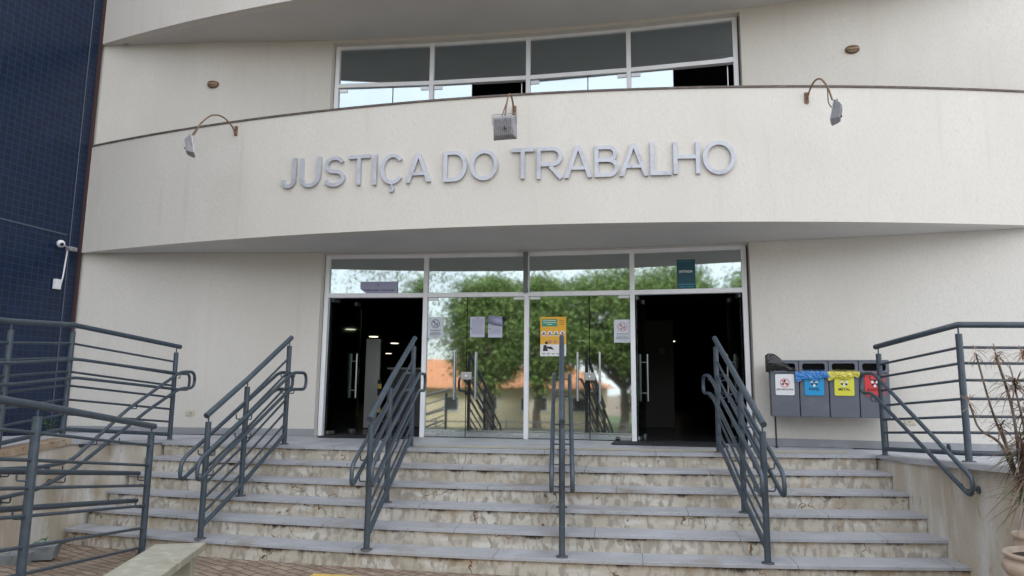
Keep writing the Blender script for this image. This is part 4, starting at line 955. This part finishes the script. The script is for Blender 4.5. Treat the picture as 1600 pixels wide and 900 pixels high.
m = MB(); m.lathe(PC, prof, 36); m.build('pot_body', 'pot', po)
m = MB(); m.lathe(PC, [(.001, .612), (.216, .606)], 24); m.build('soil', 'soil', po)
PC2 = Vector((4.37, -4.36, gh(4.3, -4.2)))
po2 = thing('plant_pot', 'smaller terracotta bowl pot standing behind the bulging one', 'pot', PC2)
m = MB(); m.lathe(PC2, [(.001, 0), (.09, 0), (.085, .06), (.07, .2), (.075, .42), (.10, .50), (.135, .56), (.145, .62), (.13, .65), (.145, .66), (.143, .69), (.125, .685), (.11, .64), (.001, .63)], 32); m.build('pot_body', 'pot', po2)
dr = thing('dracaena_plant', 'spiky reddish dracaena with dry bare stems at the right edge', 'plant', PC + Vector((0, 0, .6)))
rd = random.Random(11)
root = Vector((4.19, -4.79, -.38))
NK = Vector((4.12, -4.76, .02))
TIPS = [((3.92, -4.72, .98), .10, 'dryleaf', 22), ((4.02, -4.78, .95), .11, 'dryleaf', 20), ((4.055, -4.70, .985), .11, 'dryleaf', 22), ((4.21, -4.75, .97), .13, 'dryleaf', 22), ((4.11, -4.80, .75), .24, 'dleaf', 60), ((3.86, -4.70, .63), .12, 'dryleaf', 18),
        ((4.02, -4.76, .49), .17, 'dleaf', 26), ((4.11, -4.82, .39), .20, 'dleaf', 36), ((4.09, -4.86, .28), .25, 'dleaf', 60), ((4.19, -4.75, .59), .22, 'dleaf', 44), ((4.24, -4.80, .42), .25, 'dleaf', 40), ((4.06, -4.90, .02), .22, 'dleaf', 30), ((4.30, -4.72, .78), .20, 'dleaf', 30), ((4.26, -4.86, .18), .26, 'dleaf', 40)]
MID = [((3.99, -4.73, .55), (4.07, -4.75, .28)), ((4.10, -4.78, .6), None), ((4.12, -4.74, .62), None), ((4.27, -4.76, .62), None), ((4.16, -4.80, .4), None), ((3.90, -4.71, .44), (4.02, -4.73, .38)), ((4.06, -4.76, .3), None), None, None, ((4.18, -4.76, .3), None), ((4.22, -4.79, .2), None), None, ((4.26, -4.76, .45), None), None]
for (tip, ll, lm_, nl), md in zip(TIPS, MID):
    tip = Vector(tip); pts = [root, NK]
    if md:
        if md[1]: pts.append(Vector(md[1]))
        pts.append(Vector(md[0]))
    pts.append(tip)
    pts = fillet(pts, .25, n=4) if len(pts) > 2 else pts
    n_ = len(pts)
    m = MB(); m.tube(pts, [.0125 - .006 * i / (n_ - 1) for i in range(n_)], 7); m.build('stem', 'stem', dr)
    m = MB()
    for _ in range(nl):
        a = rd.uniform(0, 2 * PI); e = rd.uniform(-.5, 1.2); d = Vector((math.cos(a) * math.cos(e), math.sin(a) * math.cos(e), math.sin(e)))
        leaf(m, tip + Vector((0, 0, rd.uniform(-.04, .03))), d, ll * rd.uniform(.6, 1.25), .0045 if ll < .13 else .0065, rd.uniform(.15, .9))
    m.build('leaf_rosette', lm_, dr)
m = MB()   # long drooping blades under the main rosettes
for _ in range(46):
    a = rd.uniform(0, 2 * PI); e = rd.uniform(-1.2, .1); d = Vector((math.cos(a) * math.cos(e), math.sin(a) * math.cos(e) * .7, math.sin(e)))
    leaf(m, Vector((4.10, -4.86, .22)) + Vector((0, 0, rd.uniform(-.2, .1))), d, rd.uniform(.2, .40), .007, rd.uniform(.0, .5))
m.build('drooping_blades', 'dleaf', dr)
# bench
bn = thing('concrete_bench', 'greenish grey painted concrete bench slab in the left foreground', 'bench', (-2, -5.4, gh(-2, -5.4)))
A = Vector((-2.28, -4.90, -.555)); B = Vector((-1.93, -4.74, -.555)); dd = Vector((.30, -.954, 0)).normalized(); Ln = 1.5
m = MB(); q = [A, B, B + dd * Ln, A + dd * Ln]; m.add([p + Zv * -.0 for p in q] + [p + Zv * -.065 + (Vector((A + B) / 2 + dd * .75) - p) * .04 for p in q], [(0, 1, 2, 3), (7, 6, 5, 4)] + [(i, (i + 1) % 4, 4 + (i + 1) % 4, 4 + i) for i in range(4)]); m.build('seat', 'bench', bn, bev=.008)
for s in (.12, 1.25):
    c = (A + B) / 2 + dd * s; zb = gh(c.x, c.y); h = -.62 - zb
    m = MB(); m.box((c.x, c.y, zb + h / 2 + .0), (.28, .10, h + .01), rot=math.atan2(dd.y, dd.x) + PI / 2); m.build('leg', 'bench', bn, bev=.006)
# trough with weed
tr = thing('concrete_trough', 'broken grey concrete trough on the bricks beside the left wall', 'trough', (-3.9, -4.35, gh(-3.9, -4.35)))
zg = gh(-3.9, -4.35)
for nm, cx, cy, w_, d_, h_, rz in (('trough_body', -3.98, -4.12, .24, .30, .13, .5), ('trough_block', -3.95, -4.47, .22, .18, .12, .2)):
    m = MB(); c, s = math.cos(rz), math.sin(rz); V = []
    for (ww, zz) in ((.78, 0), (1, h_), (.86, h_), (.7, h_ * .45)):
        for a, b in ((-1, -1), (1, -1), (1, 1), (-1, 1)): x_, y_ = a * w_ / 2 * ww, b * d_ / 2 * ww; V.append((cx + x_ * c - y_ * s, cy + x_ * s + y_ * c, zg - .005 + zz))
    m.add(V, [(0, 3, 2, 1)] + [(4 * j + i, 4 * j + (i + 1) % 4, 4 * j + 4 + (i + 1) % 4, 4 * j + 4 + i) for j in range(3) for i in range(4)] + [(12, 13, 14, 15)])
    m.build(nm, 'trough', tr, bev=.004)
def weed(label, c, n, s, seed):
    rr = random.Random(seed); o = thing('weed_plant', label, 'plant', c, None)
    m = MB(); f = MB()
    for _ in range(n):
        a = rr.uniform(0, 2 * PI); L_ = s * rr.uniform(.5, 1); d = Vector((math.cos(a) * .35, math.sin(a) * .35, 1)).normalized(); m.tube([Vector(c), Vector(c) + d * L_], .0025, 5)
        for k in range(4):
            a2 = rr.uniform(0, 2 * PI); leaf(f, Vector(c) + d * L_ * rr.uniform(.4, 1), (math.cos(a2), math.sin(a2), .3), s * .4, s * .09, .4)
    m.build('stems', 'gleaf', o); f.build('leaves', 'gleaf', o)
weed('small green seedling growing out of the concrete trough', (-3.99, -4.14, zg + .06), 3, .17, 3)
weed('small green weed at the foot of the blue tiled tower', (-6.6, -1.35, .0), 6, .26, 8)

# ================================================================== across the street (seen mirrored in the glass)
def tree(name, label, c, h, cr, nl, lm_, seed, sparse=False, low=0, group='trees across the street'):
    rr = random.Random(seed); c = Vector(c); o = thing(name, label, 'tree', c, group)
    t = MB(); tips = []; th = h * (.28 if not sparse else .28)
    def br(p, d, L_, r, lv):
        q = p + d * L_; mid = p + d * L_ * .5 + Vector((rr.uniform(-1, 1), rr.uniform(-1, 1), 0)) * L_ * .06; t.tube([p, mid, q], [r, r * .8, r * .62], 7)
        if lv == 0: tips.append(q); return
        for k in range(3 if lv < 3 else 4):
            a = rr.uniform(0, 2 * PI); nd = (d * .75 + Vector((math.cos(a), math.sin(a), rr.uniform(-.1, .5))) * .75).normalized(); br(q, nd, L_ * rr.uniform(.6, .85), r * .6, lv - 1)
            if lv == 1: tips.append(q.lerp(q + nd * L_ * .6, .5))
    br(c, Vector((.03, 0, 1)).normalized(), th, h * .035, 3)
    t.build('trunk', 'bark', o)
    f = MB(); zc = c.z + h * ((.66 - low / 2) if not sparse else .68); rz = h * ((.34 + low / 2) if not sparse else .34); cl = []
    for _ in range(110 if not sparse else 60):
        a = rr.uniform(0, 2 * PI); e = math.asin(rr.uniform(-1, 1)); q = rr.uniform(.55, 1.0)
        cl.append((Vector((c.x + math.cos(a) * math.cos(e) * cr * q, c.y + math.sin(a) * math.cos(e) * cr * q, zc + math.sin(e) * rz * q)), rr.uniform(.35, .75)))
    for _ in range(nl):
        p, sg = rr.choice(cl) if not sparse or rr.random() < .5 else (rr.choice(tips), .45); p = p + Vector((rr.gauss(0, 1), rr.gauss(0, 1), rr.gauss(0, .7))) * sg
        a = Vector((rr.uniform(-1, 1), rr.uniform(-1, 1), rr.uniform(-.2, 1))).normalized(); b_ = a.orthogonal().normalized(); s = rr.uniform(.05, .11) * (1 if not sparse else .75); q = p
        e = a.cross(b_); f.add([q - b_ * s - e * s * .5, q + b_ * s - e * s * .5, q + b_ * s * .6 + e * s * .7, q - b_ * s * .6 + e * s * .7], [(0, 1, 2, 3)])
    f.build('crown', lm_, o)
    return o
tree('leafy_tree', 'dense green tree across the street opposite the doors with the typed papers', (-5.3, -31, -2), 9.3, 2.3, 32000, 'leafa', 1)
tree('leafy_tree', 'broad dense green tree across the street opposite the centre doors', (-.5, -33, -2), 10.2, 3.8, 46000, 'leafa', 2)
tree('leafy_tree', 'tall green tree across the street opposite the right doorway', (7.0, -32, -2), 11.0, 4.6, 46000, 'leafa', 3, low=.22)
tree('leafy_tree', 'smaller bushy tree filling the gap behind the broad tree across the street', (2.6, -36, -2), 8.0, 3.0, 30000, 'leafa', 12, low=.30)
tree('sparse_tree', 'thin open tree with visible branches before the orange roofed house', (-9.3, -28.5, -2), 10.4, 3.2, 4200, 'leafb', 4, True)
tree('sparse_tree', 'thin tree with fine grey green leaves at the left end of the row', (-16.5, -31, -2), 10.4, 4.0, 5200, 'leafb', 5, True)
tree('leafy_tree', 'green street tree beyond the houses on the far left', (-30, -38, -2), 9.5, 4.0, 12000, 'leafa', 6)
tree('leafy_tree', 'green street tree beyond the houses on the far right', (19, -36, -2), 10, 4.0, 12000, 'leafa', 8)
def house(label, cx, cy, w, d, eave, ridge):
    o = thing('tiled_roof_house', label, 'house', (cx, cy, -2), 'houses across the street'); z0 = -2.0
    m = MB(); m.box((cx, cy, z0 + (eave - z0) / 2), (w, d, eave - z0)); wl_ = m.build('wall', 'hwall', o)
    x0, x1, y0, y1 = cx - w / 2 - .6, cx + w / 2 + .6, cy - d / 2 - .6, cy + d / 2 + .6; hx = d / 2
    m = MB(); P = [(x0, y0, eave - .05), (x1, y0, eave - .05), (x1, y1, eave - .05), (x0, y1, eave - .05), (x0 + hx, cy, ridge), (x1 - hx, cy, ridge)]
    m.add(P, [(0, 1, 5, 4), (2, 3, 4, 5), (1, 2, 5), (3, 0, 4), (0, 3, 2, 1)]); m.build('roof', 'rooft', o)
    n = max(2, int(w / 2.4))
    for k in range(n):
        x = cx - w / 2 + w * (k + .5) / n
        f_ = MB(); f_.box((x, cy + d / 2 + .02, eave - 1.15), (1.15, .06, 1.1)); f = f_.build('window', 'alu', wl_)
        g_ = MB(); g_.box((x, cy + d / 2 + .055, eave - 1.15), (.98, .02, .93)); g_.build('pane', 'dark', f)
    return o
house('low cream house with a hipped orange tile roof across the street', -9.5, -44, 14, 8, .9, 3.1)
house('second cream house with orange roof farther left across the street', -27, -46, 13, 8, 1.0, 3.2)
house('third cream house with orange roof behind the trees on the right', 10, -48, 14, 8, 1.0, 3.3)
fe = thing('street_fence', 'low rail fence along the lawn across the street', 'fence', (0, -28.5, -2))
m = MB()
for k in range(31): m.box((-30 + 2 * k, -28.5, -1.45), (.09, .09, 1.1))
m.build('posts', 'grey', fe)
m = MB(); m.box((0, -28.5, -1.05), (60, .05, .08)); m.build('rail', 'grey', fe); m = MB(); m.box((0, -28.5, -1.45), (60, .05, .08)); m.build('rail', 'grey', fe)
